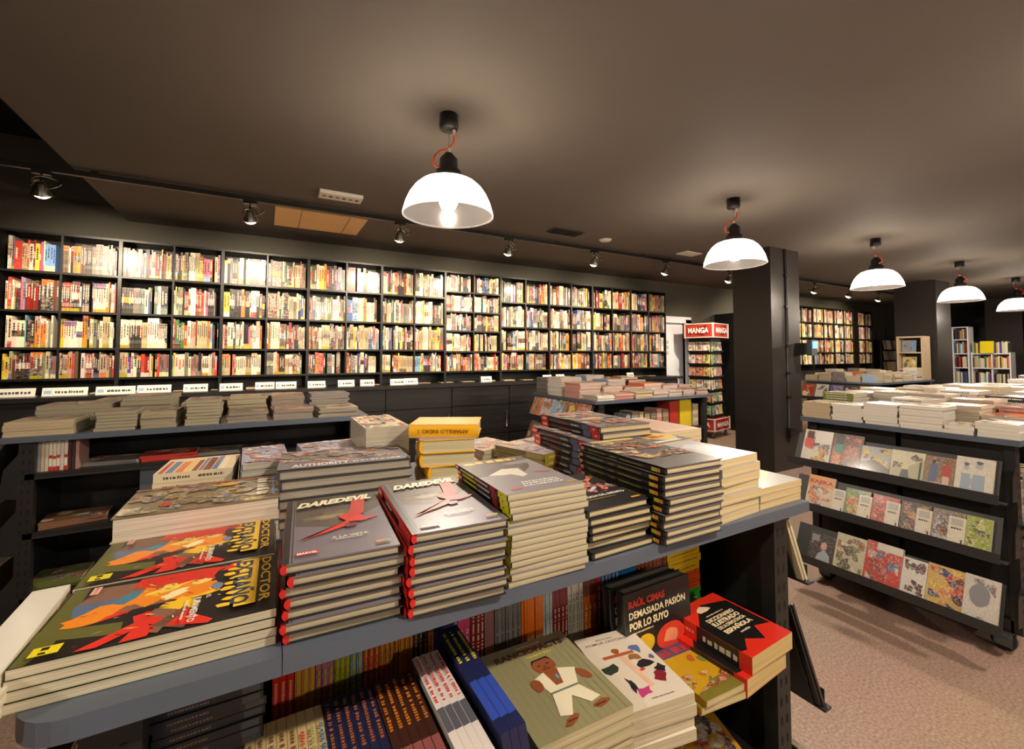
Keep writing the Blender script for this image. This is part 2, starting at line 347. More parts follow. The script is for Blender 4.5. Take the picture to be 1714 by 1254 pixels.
# ------------------------------------------------------------------ pendant lamps
def pendant_proto():
    t = empty('pendant_lamp')
    b = MB(); b.lathe([(0.0, 0.0), (0.052, 0.0), (0.055, -0.07), (0.048, -0.085), (0.0, -0.085)], 0, 0, 24, 'black_plastic'); b.build('ceiling_rose', t)
    b = MB(); b.tube([(0, 0, -0.085), (0, 0, -0.2)], 0.0022, 'chrome'); b.lathe([(0, -0.185), (0.009, -0.19), (0.009, -0.21), (0, -0.215)], 0, 0, 10, 'white_plastic'); b.build('suspension_wire', t)
    b = MB()
    P = [Vector(p) for p in ((0.028, 0, -0.1), (0.03, 0, -0.15), (0.0, 0, -0.19), (-0.06, 0, -0.215), (-0.085, 0, -0.26), (-0.075, 0, -0.295), (-0.05, 0, -0.298))]
    pts = []
    for i in range(len(P) - 1):
        for k in range(5):
            tt = k / 5; p0 = P[max(i - 1, 0)]; p1 = P[i]; p2 = P[i + 1]; p3 = P[min(i + 2, len(P) - 1)]
            pts.append(0.5 * ((2 * p1) + (p2 - p0) * tt + (2 * p0 - 5 * p1 + 4 * p2 - p3) * tt * tt + (3 * p1 - p0 - 3 * p2 + p3) * tt ** 3))
    pts.append(P[-1]); b.tube(pts, 0.0055, 'orange_cord'); o = b.build('cord', t, label='orange fabric cord')
    b = MB(); b.tube([(0.028, 0, -0.083), (0.028, 0, -0.115)], 0.009, 'white_plastic'); b.build('cord_grip', t)
    b = MB(); b.tube([(-0.052, 0, -0.298), (-0.02, 0, -0.298)], 0.009, 'white_plastic'); b.build('cord_grip', t)
    b = MB(); b.lathe([(0.0, -0.215), (0.02, -0.22), (0.05, -0.255), (0.052, -0.31), (0.056, -0.32), (0.07, -0.325), (0.072, -0.36), (0.07, -0.37), (0.0, -0.37)], 0, 0, 28, 'black_plastic'); b.build('socket', t)
    prof = [(0.072, -0.37), (0.11, -0.376), (0.15, -0.393), (0.185, -0.425), (0.212, -0.465), (0.232, -0.51), (0.245, -0.555), (0.25, -0.575)]
    b = MB(); b.lathe(prof, 0, 0, 144, 'shade_glass', rib=0.012); o = b.build('lamp_shade', t, label='glowing ribbed glass shade')
    b = MB(); b.lathe([(0.246, -0.572), (0.2515, -0.571), (0.2525, -0.579), (0.248, -0.581), (0.246, -0.572)], 0, 0, 72, 'shade_glass'); b.build('rim', o)
    b = MB(); b.lathe([(0.0, -0.37), (0.02, -0.38), (0.03, -0.44), (0.05, -0.485), (0.052, -0.505), (0.038, -0.535), (0.0, -0.548)], 0, 0, 20, 'bulb'); b.build('bulb', t)
    return t
PEND = [((0.88, 2.36), 'pendant lamp with glass dome nearest the camera, over the aisle'),
        ((3.53, 2.43), 'pendant lamp with glass dome, hung left of the near pillar'),
        ((6.20, 2.46), 'pendant lamp with glass dome, hung just right of the near pillar'),
        ((8.79, 2.47), 'pendant lamp with glass dome, before the far pillar'),
        ((11.48, 2.5), 'pendant lamp with glass dome, farthest along the row'),
        ((0.9, -0.15), 'pendant lamp hung above the near aisle behind the camera'),
        ((3.55, -0.15), 'pendant lamp above the near aisle, second from the camera'),
        ((6.2, -0.15), 'pendant lamp above the near aisle, third from the camera'),
        ((-1.8, -0.15), 'pendant lamp above the near aisle left of the camera'),
        ((0.9, -2.7), 'unseen pendant lamp added to light the books under the near table, left one'),  # unseen rear row, added to brighten the spines under the near table
        ((3.55, -2.7), 'unseen pendant lamp added to light the books under the near table, right one')]
pp = None
for i, ((x, y), lb) in enumerate(PEND):
    if pp is None: pp = t = pendant_proto(); tag(t, lb, 'pendant lamp', 'pendant lamps with glass domes')
    else: t = dup(pp, lb)
    t.location = (x, y, ZC); t.rotation_euler = (0, 0, R((-25, -20, 60, 70, 95, 10, 30, 50, 0, 0, 0)[i]))
    if x < XE:   # hung on a longer drop from the higher ceiling
        t.location.z = ZC + 0.05
        b = MB(); b.tube([(x, y, ZC + 0.05), (x, y, 3.5)], 0.01, 'black_plastic'); o = b.build('drop_rod', t); o.matrix_parent_inverse = Matrix.Translation((-x, -y, -(ZC + 0.05)))
    L = bpy.data.lights.new('pendant_light', 'POINT'); L.energy = PENDANT_W; L.color = WARM; L.shadow_soft_size = 0.045
    lo = bpy.data.objects.new('pendant_light', L); COL.objects.link(lo); lo.location = (x, y, t.location.z - 0.565)

# ------------------------------------------------------------------ track with spotlights
YT = 4.40
b = MB(); b.box(-4.6, 13.6, YT - 0.018, YT + 0.018, ZC - 0.05, ZC - 0.012, 'black_plastic')
tr_ = b.build('track_rail', label='long black track rail under the ceiling before the wall bookcases', cat='track rail')
for x in (-1.15, 0.2, 1.6, 3.0, 4.4, 5.8, 7.2, 8.6, 10.0, 11.4, 12.8): b = MB(); b.box(x, x + 0.04, YT - 0.02, YT + 0.02, ZC - 0.015, ZC - 0.0, 'black_plastic'); b.build('mounting_clip', tr_)
for x in (-4.4, -2.2): b = MB(); b.box(x, x + 0.02, YT - 0.01, YT + 0.01, ZC - 0.015, 3.5, 'black_plastic'); b.build('drop_rod', tr_)
def spot_proto():
    t = empty('track_spotlight')
    b = MB(); b.box(-0.05, 0.05, -0.02, 0.02, -0.025, 0.0, 'black_plastic'); b.tube([(0, 0, -0.02), (0, 0, -0.075)], 0.008, 'black_plastic'); b.build('adapter', t)
    b = MB()
    b.tube([(0.055 * math.cos(a), 0.0, -0.115 + 0.05 * math.sin(a)) for a in [i * math.pi / 10 for i in range(0, 11)]], 0.006, 'chrome', seg=6)
    b.tube([(0.075 * math.cos(a) + 0.03, -0.01 + 0.02 * math.sin(2 * a), -0.085 + 0.042 * math.sin(a)) for a in [i * math.pi / 9 for i in range(0, 19)]], 0.004, 'chrome', seg=6)
    b.build('yoke', t, label='looped chrome yoke')
    mx = Matrix.Translation((0, 0, -0.115)) @ Matrix.Rotation(R(24), 4, 'X')
    b = MB(); b.lathe([(0, 0.035), (0.022, 0.033), (0.03, 0.02), (0.04, -0.01), (0.058, -0.05), (0.06, -0.06), (0.054, -0.062), (0.045, -0.045)], 0, 0, 20, 'chrome', mx=mx); o = b.build('reflector', t)
    b = MB(); b.lathe([(0.0, -0.084), (0.02, -0.08), (0.04, -0.068), (0.05, -0.056)], 0, 0, 20, 'spot_lens', mx=mx); b.build('lens', o)
    return t
SX = [-1.414, -0.139, 1.138, 2.363, 3.59, 4.863, 6.258, 8.704, 9.95, 11.171, 12.4]
sp = None
for i, x in enumerate(SX):
    lb = f'chrome track spotlight, {ORD[i]} from the left along the ceiling rail'
    if sp is None: sp = t = spot_proto(); tag(t, lb, 'spotlight', 'track spotlights before the back wall')
    else: t = dup(sp, lb)
    t.location = (x, YT, ZC - 0.05); t.rotation_euler = (0, 0, R([0, -12, 5, 8, -5, 15, 20, 15, 20, 10, 0][i]))
    L = bpy.data.lights.new('track_light', 'SPOT'); L.energy = SPOT_W; L.color = (1.0, 0.83, 0.6); L.spot_size = R(104); L.spot_blend = 0.9; L.shadow_soft_size = 0.03
    lo = bpy.data.objects.new('track_light', L); COL.objects.link(lo); lo.location = (x, YT + 0.06, ZC - 0.05 - 0.20)
    tgt = Vector((x + 0.05, 5.6, 1.75)) if i != 6 else Vector((6.9, 5.3, 1.3)); lo.rotation_euler = (tgt - lo.location).to_track_quat('-Z', 'Y').to_euler()

# ------------------------------------------------------------------ wall bookcases
YB = 5.58
def bookcase_unit(x0, rows, label, xw=0.82, split=True, mid=None):
    t = empty('bookcase', (x0, YB, 0), 0, label, 'bookcase', 'black bookcases along the back wall')
    zb, zt = 1.085, 2.56
    for x in (0.0, xw - 0.014):
        b = MB(); b.box(x, x + 0.014, 0, YW - YB - 0.002, zb, zt, 'black_wood'); b.build('side_panel', t)
    b = MB(); b.box(0, xw, YW - YB - 0.012, YW - YB - 0.002, zb, zt, 'black_wood'); b.build('back_panel', t)
    b = MB(); b.box(0.014, xw - 0.014, 0, YW - YB - 0.012, zt - 0.02, zt, 'black_wood'); b.build('top_panel', t)
    for z in rows:
        b = MB(); b.box(0.014, xw - 0.014, 0.003, YW - YB - 0.012, z - 0.02, z, 'black_wood'); b.build('shelf', t)
    if split:
        m = mid or xw / 2; b = MB(); b.box(m - 0.008, m + 0.008, 0.002, YW - YB - 0.012, min(rows), zt - 0.02, 'black_wood'); b.build('divider', t)
    return t
ROWS = [2.205, 1.85, 1.515, 1.235]; ROWS5 = [2.30, 2.035, 1.775, 1.50, 1.235]
X0 = -2.05; BW = 0.82
PAL = [(30, (222, 212, 188), 'white'), (17, (178, 160, 124), 'beige'), (20, (26, 24, 26), 'black'), (6, (132, 32, 26), 'dark red'), (4, (196, 62, 44), 'red'),
       (6, (222, 120, 44), 'orange'), (7, (226, 190, 60), 'yellow'), (5, (50, 80, 130), 'blue'), (3, (110, 160, 196), 'light blue'), (3, (70, 100, 56), 'green'),
       (9, (92, 72, 54), 'brown'), (10, (118, 112, 104), 'grey'), (2, (200, 90, 130), 'pink'), (2, (90, 62, 130), 'purple')]
def pick(g):
    k = g.uniform(0, sum(p[0] for p in PAL))
    for p in PAL:
        k -= p[0]
        if k <= 0: return p
    return PAL[0]
def jit(rgb, g, a=16): return c(*[min(255, max(4, v + g.uniform(-a, a))) for v in rgb])
def spine_book(b, x, y, z, t, h, d, rgb, g, style, lean=0.0):
    """one upright book, spine towards -Y, bottom left front corner at x,y,z"""
    mx = Matrix.Translation((x, y, z)) @ Matrix.Rotation(lean, 4, 'Y')
    col = jit(rgb, g)
    b.box(0, t, 0, d, 0, h, 'print_spine', col, style['art'], 'tk', mx=mx)
    b.box(0, t, 0, d, 0, h, 'pages', CREAM, 0, 'bflrk', mx=mx)
    def r(u0, v0, u1, v1, cc, art=0.0, k=1):
        e = -0.0009 * k
        b.quad([mx @ Vector(q) for q in ((u0, e, v0), (u1, e, v0), (u1, e, v1), (u0, e, v1))], 'print_spine', cc, art)
    if style['label']: r(0, 0.0, t, 0.028, jit((168, 150, 30), g, 10), 0, 1)
    if style['band']: r(0, h * style['band'][0], t, h * style['band'][1], style['bandcol'], 0.25, 2)
    if t > 0.009:
        ink = c(225, 215, 195) if sum(rgb) < 330 else c(40, 30, 30)
        if g.random() < 0.25: ink = jit((180, 40, 30), g)
        v = h * g.uniform(0.3, 0.5); top = h * g.uniform(0.75, 0.93)
        m0 = t * 0.3; m1 = t * 0.7
        while v < top:
            q = v + g.uniform(0.006, 0.022); r(m0, v, m1, min(q, top), ink, 0, 3); v = q + 0.005
def fill(g, x0, x1, z, hmax):
    """widths, heights and looks for a row of books between x0 and x1"""
    out = []; x = x0
    while x < x1 - 0.012:
        p = pick(g); run = g.choice((1, 1, 1, 1, 2, 3, 5)); t = g.choice((0.008, 0.010, 0.012, 0.014, 0.017, 0.02, 0.026))
        if p[2] in ('orange', 'yellow', 'green', 'blue', 'red', 'purple', 'pink'): run = min(run, 2)
        h = hmax * g.uniform(0.74, 0.95)
        stl = {'art': g.choice((0, 0, 0.06, 0.12, 0.3)), 'label': g.random() < 0.22, 'band': g.choice((None, None, (0.0, 0.2), (0.8, 1.0), (0.4, 0.62))), 'bandcol': jit(pick(g)[1], g)}
        if run > 3: t = min(t, 0.017)
        for _ in range(run):
            if x + t > x1: break
            out.append((x, t, h + g.uniform(-0.002, 0.002), p[1], p[2], stl)); x += t + 0.0004
        if g.random() < 0.04: x += 0.02
    return out
BAYORD = [ORD[i] for i in range(10)]
shelf_stuff = MB(); n_ind = 0
for k in range(10):
    x0 = X0 + BW * k; rows = ROWS5 if k == 5 else ROWS
    bookcase_unit(x0, rows, f'black wooden bookcase of upright books, {ORD[k]} from the left' + (', the one with five rows' if k == 5 else ' on the wall'))
    tops = [2.54] + [z - 0.02 for z in rows[:-1]]
    for ri, (z, zt) in enumerate(zip(rows, tops)):
        for hf in (0, 1):
            xa = x0 + 0.016 + hf * 0.397; xb = xa + 0.384
            g = random.Random(k * 100 + ri * 10 + hf)
            items = fill(g, xa, xb - (0.0 if g.random() < 0.7 else 0.03), z, min(zt - z, 0.315))
            if k == 0 and (hf == 0 or x0 + 0.4 < -1.65) and hf == 0: items = [i for i in items if i[0] > -2.0]
            ind = k in (0, 1) and not (k == 0 and hf == 0) or (k == 2 and hf == 0 and ri == 3)
            for j, (x, t, h, rgb, cn, stl) in enumerate(items):
                yy = YB + 0.012 + g.uniform(0, 0.012); d = g.uniform(0.15, 0.18)
                if ind:
                    bb = MB(); spine_book(bb, 0, 0, 0, t, h, d, rgb, g, stl)
                    o = bb.build('shelf_book', label=f'{cn} book spine, {ORD[j]} from left, {ORD[ri]} row, {("left", "right")[hf]} half of {BAYORD[k]} bookcase', cat='book', group='upright books in the wall bookcases')
                    o.location = (x, yy, z + 0.0005); n_ind += 1
                else: spine_book(shelf_stuff, x, yy, z + 0.0005, t, h, d, rgb, g, stl)
# bookcases farther along the wall, beyond the pillar
for k, (x0, xw) in enumerate(((10.0, 0.92), (10.93, 0.92), (11.86, 0.92), (13.0, 0.75))):
    bookcase_unit(x0, ROWS, f'black bookcase of bright books beyond the near pillar, {ORD[k]} of four', xw)
    tops = [2.54] + [z - 0.02 for z in ROWS[:-1]]
    for ri, (z, zt) in enumerate(zip(ROWS, tops)):
        for hf in (0, 1):
            xa = x0 + 0.016 + hf * (xw / 2 - 0.01); xb = xa + xw / 2 - 0.03
            g = random.Random(5000 + k * 100 + ri * 10 + hf)
            for (x, t, h, rgb, cn, stl) in fill(g, xa, xb, z, zt - z): spine_book(shelf_stuff, x, YB + 0.015 + g.uniform(0, 0.01), z + 0.0005, t, h, 0.17, rgb, g, stl)
shelf_stuff.build('shelved_books', kind='stuff', label='rows of upright books filling the wall bookcases farther along', cat='books')
print('individual shelf books', n_ind)
# base cabinets and the counter
t = empty('wall_counter', (0, 0, 0), 0, 'long black counter top under the wall bookcases', 'counter')
b = MB(); b.box(-2.4, 6.25, 5.30, YW - 0.002, 1.045, 1.085, 'black_wood'); b.build('counter_board', t)
for k in range(10):
    x0 = -2.05 + 0.82 * k
    t = empty('base_cabinet', (x0, 5.33, 0), 0, f'black wooden base cabinet under the wall counter, {ORD[k]} from the left', 'cabinet', 'base cabinets under the wall counter')
    b = MB(); b.box(0.003, 0.817, 0.02, 0.545, 0.0, 1.043, 'black_wood'); b.build('cabinet_body', t)
    for z0, z1 in ((0.8, 1.035), (0.42, 0.79), (0.05, 0.41)):
        b = MB(); b.box(0.006, 0.814, 0.0, 0.019, z0, z1, 'black_wood'); dr = b.build('drawer', t)
    b = MB(); b.tube([(0.77, -0.02, 0.5), (0.77, -0.02, 0.72)], 0.008, 'chrome'); b.tube([(0.77, 0.01, 0.52), (0.77, -0.02, 0.52)], 0.005, 'chrome'); b.tube([(0.77, 0.01, 0.70), (0.77, -0.02, 0.70)], 0.005, 'chrome'); b.build('handle', t)
# section cards and magazines on the counter
cards = [(-1.9, 0.3), (-1.55, 0.3), (-1.2, 0.28), (-0.93, 0.26), (-0.6, 0.2), (-0.3, 0.2), (0.0, 0.18), (0.2, 0.2), (0.5, 0.18), (0.82, 0.18), (1.05, 0.16), (1.4, 0.18), (1.58, 0.17), (2.6, 0.16), (3.56, 0.15), (3.83, 0.15), (5.2, 0.15)]
for i, (x, wd) in enumerate(cards):
    b = MB(); mx = Matrix.Rotation(R(-14), 4, 'X')
    b.box(-wd / 2, wd / 2, 0, 0.004, 0, 0.075, 'matte', WHITE, mx=mx)
    b.box(-wd / 2, wd / 2, 0.0, 0.05, 0, 0.003, 'matte', WHITE)
    P = [mx @ Vector(p) for p in ((0, 0, 0), (1, 0, 0), (0, 0, 1))]
    fr = Fr(P[0], P[1] - P[0], P[2] - P[0], -(P[1] - P[0]).cross(-(P[2] - P[0])), 0.0008); fr.N = mx.to_3x3() @ Vector((0, -1, 0))
    b.rect(fr, -wd * 0.46, 0.02, -wd * 0.3, 0.05, c(150, 175, 210), 'matte'); b.scribble(fr, -wd * 0.22, 0.024, wd * 0.4, 0.022, c(60, 60, 66), i, 'matte')
    o = b.build('section_card', label=f'white section card on the wall counter, {ORD[i]} from the left', cat='sign', group='section cards on the wall counter'); o.location = (x, 5.5 - (i % 3) * 0.03, 1.0852)
MAGC = [c(150, 60, 50), c(90, 96, 110), c(180, 170, 150), c(60, 70, 60), c(200, 120, 60), c(110, 100, 96)]
for i in range(26):
    x = -1.95 + i * 0.31
    b = MB(); n_ = rnd.choice((1, 2, 3))
    b.box(-0.085, 0.085, -0.1, 0.1, 0, 0.006 * n_, 'pages', CREAM, 0, 't'); b.box(-0.085, 0.085, -0.1, 0.1, 0, 0.006 * n_, 'print', MAGC[i % 6], 0.5, 'bflrk')
    o = b.build('magazine', label=f'flat magazine lying on the wall counter, {ORD[i]} from the left', cat='magazine', group='magazines on the wall counter'); o.location = (x, 5.68, 1.0852)

# ------------------------------------------------------------------ books
def make_book(name, W, H, T, cover=GREY, spine=None, hard=False, pages=CREAM, art=None, spine_art=None, cart=0.0, ov=0.003, edge=None):
    """book lying face up, centre of its footprint at the origin, spine towards -X, top towards +Y"""
    spine = spine or cover; edge = edge or cover
    b = MB(); bt = 0.0023 if hard else 0.0005; ov = ov if hard else 0.0
    x0, x1, y0, y1 = -W / 2, W / 2, -H / 2, H / 2
    b.box(x0 + (0.004 if hard else 0), x1, y0, y1, T - bt, T, 'print', cover, 0, 't')
    b.box(x0 + (0.004 if hard else 0), x1, y0, y1, T - bt, T, 'gloss' if not hard else 'print', cover, cart, 'bflrk')
    b.box(x0 + (0.004 if hard else 0), x1, y0, y1, 0, bt, 'print', edge)
    if hard:
        prof = [(x0 + 0.004, 0.0)] + [(x0 + 0.004 - 0.0055 * math.sin(math.pi * i / 6) ** 0.7, T * i / 6) for i in range(1, 6)] + [(x0 + 0.004, T), (x0 + 0.007, T), (x0 + 0.007, 0.0)]
        b.prism(prof, 'y', y0, y1, 'print', spine)
    else:
        b.box(x0 - 0.0005, x0, y0, y1, 0, T, 'print', spine)
    if art: art(b, Fr((x0, y0, T), (1, 0, 0), (0, 1, 0)), W, H)
    if spine_art: spine_art(b, Fr((x0 - (0.0036 if hard else 0.0005), y1, 0), (0, -1, 0), (0, 0, 1), (-1, 0, 0)), H, T)
    o = b.build(name)
    p = MB(); p.box(x0 + 0.002, x1 - ov, y0 + ov, y1 - ov, bt + 0.0001, T - bt - 0.0001, 'pages', pages); p.build('page_block', o)
    return o
def place(o, x, y, z, rz=0.0, rx=0.0, ry=0.0): o.location = (x, y, z); o.rotation_euler = (R(rx), R(ry), R(rz))
def pile(proto, n, T, x, y, z0, rz, desc, where, group, cat='book', jx=0.004, jr=1.2, fan=0.0, seed=1, top_off=None):
    """n copies of one title, stacked"""
    g = random.Random(seed); res = []
    for i in range(n):
        up = n - 1 - i
        lb = f'{desc}, ' + ('topmost' if up == 0 else 'second from top' if up == 1 else f'{ORD[up]} from top' if up < n - 1 else 'bottommost') + f', {where}'
        if n == 1: lb = f'{desc}, {where}'
        if i == n - 1: o = proto; tag(o, lb, cat, group)
        else:
            o = dup(proto, lb, group); o['category'] = cat
        place(o, x + g.uniform(-jx, jx), y + g.uniform(-jx, jx), z0 + i * (T + 0.0004), rz + g.uniform(-jr, jr), ry=-fan * i)
        res.append(o)
    return res
def scene_art(cols, n, seed, margin=0.0, size=(0.06, 0.22)):
    def f(b, fr, W, H):
        g = random.Random(seed)
        for i in range(n):
            ru = W * g.uniform(*size) * 1.4; rv = H * g.uniform(*size)
            b.blob(fr, g.uniform(margin * W + ru * 0.3, W * (1 - margin) - ru * 0.3), g.uniform(margin * H + rv * 0.3, H * (1 - margin) - rv * 0.3), ru, rv, g.choice(cols), 10, 0.45, g.random(), g.uniform(-0.7, 0.7), art=0.35, clip=(0.003 + margin * W, 0.003 + margin * H, W - 0.003 - margin * W, H - 0.003 - margin * H))
    return f
NT = 1.04   # top of every table

# ------------------------------------------------------------------ gondola tables
def perforated(b, x0, x1, y0, y1, z0, z1, faces='f'):
    b.box(x0, x1, y0, y1, z0, z1, 'steel')
    z = z0 + 0.05
    while z < z1 - 0.06:
        for sx in (0.3, 0.7):
            xc = x0 + (x1 - x0) * sx
            if 'f' in faces: b.quad([(xc - 0.004, y0 - 0.0006, z), (xc + 0.004, y0 - 0.0006, z), (xc + 0.004, y0 - 0.0006, z + 0.022), (xc - 0.004, y0 - 0.0006, z + 0.022)], 'hole')
            yc = y0 + (y1 - y0) * sx
            if 'l' in faces: b.quad([(x0 - 0.0006, yc + 0.004, z), (x0 - 0.0006, yc - 0.004, z), (x0 - 0.0006, yc - 0.004, z + 0.022), (x0 - 0.0006, yc + 0.004, z + 0.022)], 'hole')
        z += 0.05
def gondola(name, label, x0, x1, y0, y1, shelves=(), joints=(), round_left=False, tiers=None, side=None, tiers2=None):
    """island table: grey top boards, perforated posts, middle panel, side shelves, end trays, casters. Root at the floor centre"""
    t = empty(name, (0, 0, 0), 0, label, 'display table', 'island display tables')
    xs = [x0] + list(joints) + [x1]
    for i in range(len(xs) - 1):
        a, e = xs[i] + (0.0006 if i else 0), xs[i + 1] - (0.0006 if i < len(xs) - 2 else 0)
        b = MB()
        if i == 0 and round_left:
            r = 0.06; pts = [(a, y1), (a, y0 + r)] + [(a + r - r * math.cos(q), y0 + r - r * math.sin(q)) for q in [k * math.pi / 12 for k in range(1, 6)]] + [(a + r, y0), (e, y0), (e, y1)]
            b.prism(pts, 'z', NT - 0.028, NT - 0.0005, 'shelf_grey')
        else: b.box(a, e, y0, y1, NT - 0.028, NT - 0.0005, 'shelf_grey')
        b.build('top_board', t)
    ym = (y0 + y1) / 2
    b = MB(); b.box(x0 + 0.08, x1 - 0.08, ym - 0.012, ym + 0.012, 0.14, NT - 0.03, 'steel'); b.build('middle_panel', t)
    b = MB(); b.box(x0 + 0.06, x1 - 0.06, y0 + 0.06, y1 - 0.06, 0.10, 0.16, 'steel'); b.build('base', t)
    for x in (x0 + 0.06, x1 - 0.12):
        for y in (y0 + 0.03, y1 - 0.07):
            b = MB(); perforated(b, x, x + 0.06, y, y + 0.04, 0.1, NT - 0.029, 'f' if y < ym else ''); b.build('post', t)
        b = MB(); b.box(x + 0.02, x + 0.032, y0 + 0.07, y1 - 0.07, 0.16, NT - 0.03, 'steel'); b.build('end_panel', t)
    for sx0, sx1, ya, yb, z in shelves:
        b = MB(); b.box(sx0, sx1, ya, yb, z - 0.022, z - 0.0005, 'steel'); b.box(sx0, sx1, ya, ya + 0.004, z - 0.03, z - 0.022, 'steel_tray'); b.build('shelf', t)
    for x in (x0 + 0.08, x1 - 0.08):
        for y in (y0 + 0.10, y1 - 0.10):
            b = MB(); b.box(x - 0.04, x + 0.04, y - 0.04, y + 0.04, 0.096, 0.1, 'caster_grey'); b.box(x - 0.036, x - 0.026, y - 0.035, y + 0.03, 0.03, 0.096, 'caster_grey'); b.box(x + 0.026, x + 0.036, y - 0.035, y + 0.03, 0.03, 0.096, 'caster_grey')
            o = b.build('caster', t)
            b = MB(); b.lathe([(0.0, -0.022), (0.04, -0.022), (0.046, -0.014), (0.046, 0.014), (0.04, 0.022), (0.0, 0.022)], 0, 0, 18, 'black_plastic', mx=Matrix.Translation((x, y, 0.0465)) @ Matrix.Rotation(R(90), 4, 'Y')); b.build('wheel', o)
    def trays(tiers, s):
        X = x0 if s < 0 else x1
        for (z, dx, hh) in tiers:      # lip bottom height, how far out, back-sheet height
            xl = X + s * dx; lean = math.tan(R(24)) * hh; b = MB()
            for P in ([(xl, z + 0.0), (xl - s * lean, z + hh), (xl - s * lean - s * 0.004, z + hh), (xl - s * 0.004, z - 0.0)],):
                pts = P if s < 0 else P[::-1]
                b.prism([(p[0], p[1]) for p in pts], 'y', y0 + 0.05, y1 - 0.02, 'steel_tray')
            b.box(min(xl, xl + s * 0.034), max(xl, xl + s * 0.034), y0 + 0.02, y1 - 0.02, z - 0.006, z, 'steel_tray')
            b.box(min(xl + s * 0.034, xl + s * 0.037), max(xl + s * 0.034, xl + s * 0.037), y0 + 0.04, y1 - 0.0, z - 0.012, z + 0.036, 'steel_tray')
            for y in ((y0 + 0.03, y1 - 0.034) if s < 0 else (y1 - 0.034,)):
                pts = [(X - s * 0.06, z - 0.03), (min(abs(xl - X), 0.004) * s + X, z - 0.02), (X - s * 0.01, z + hh * 0.5), (X - s * 0.06, z + hh * 0.8)]
                if s > 0: pts = pts
                b.prism(pts, 'y', y, y + 0.004, 'steel')
            b.build('display_tray', t)
    if tiers: trays(tiers, side)
    if tiers2: trays(tiers2, -side)
    return t
def lean_place(o, X, s, y, z, lean=24, W=0.17, H=0.25, k=0):
    """stand a book face out on an end tray; s=-1 faces -X, s=+1 faces +X; y is its centre, z the ledge"""
    a = R(lean); sn, cs = math.sin(a), math.cos(a)
    if s < 0: ux = Vector((0, -1, 0)); uy = Vector((sn, 0, cs))
    else: ux = Vector((0, 1, 0)); uy = Vector((-sn, 0, cs))
    uz = ux.cross(uy); O = Vector((X, y, z)) + uy * (H / 2) + uz * (0.0006 + 0.0008 * k)
    o.matrix_world = Matrix(((ux.x, uy.x, uz.x, O.x), (ux.y, uy.y, uz.y, O.y), (ux.z, uy.z, uz.z, O.z), (0, 0, 0, 1)))

# ---- the near table
AX0, AX1, AY0, AY1 = -0.245, 1.335, 0.705, 1.70
gondola('display_table', 'near island display table with blue-grey top loaded with comic stacks', AX0, AX1, AY0, AY1,
        shelves=[(AX0 + 0.10, AX1 - 0.125, 0.72, 1.18, 0.69), (AX0 + 0.10, AX1 - 0.125, 0.70, 1.18, 0.35), (AX0 + 0.1, AX1 - 0.125, 1.22, 1.62, 0.56)],
        joints=[0.028], round_left=True, tiers=[(0.80, 0.02, 0.16), (0.42, 0.095, 0.26), (0.10, 0.10, 0.22)], side=1, tiers2=[(0.70, 0.05, 0.2), (0.36, 0.08, 0.25)])
NEAR = 'books on the near island table'
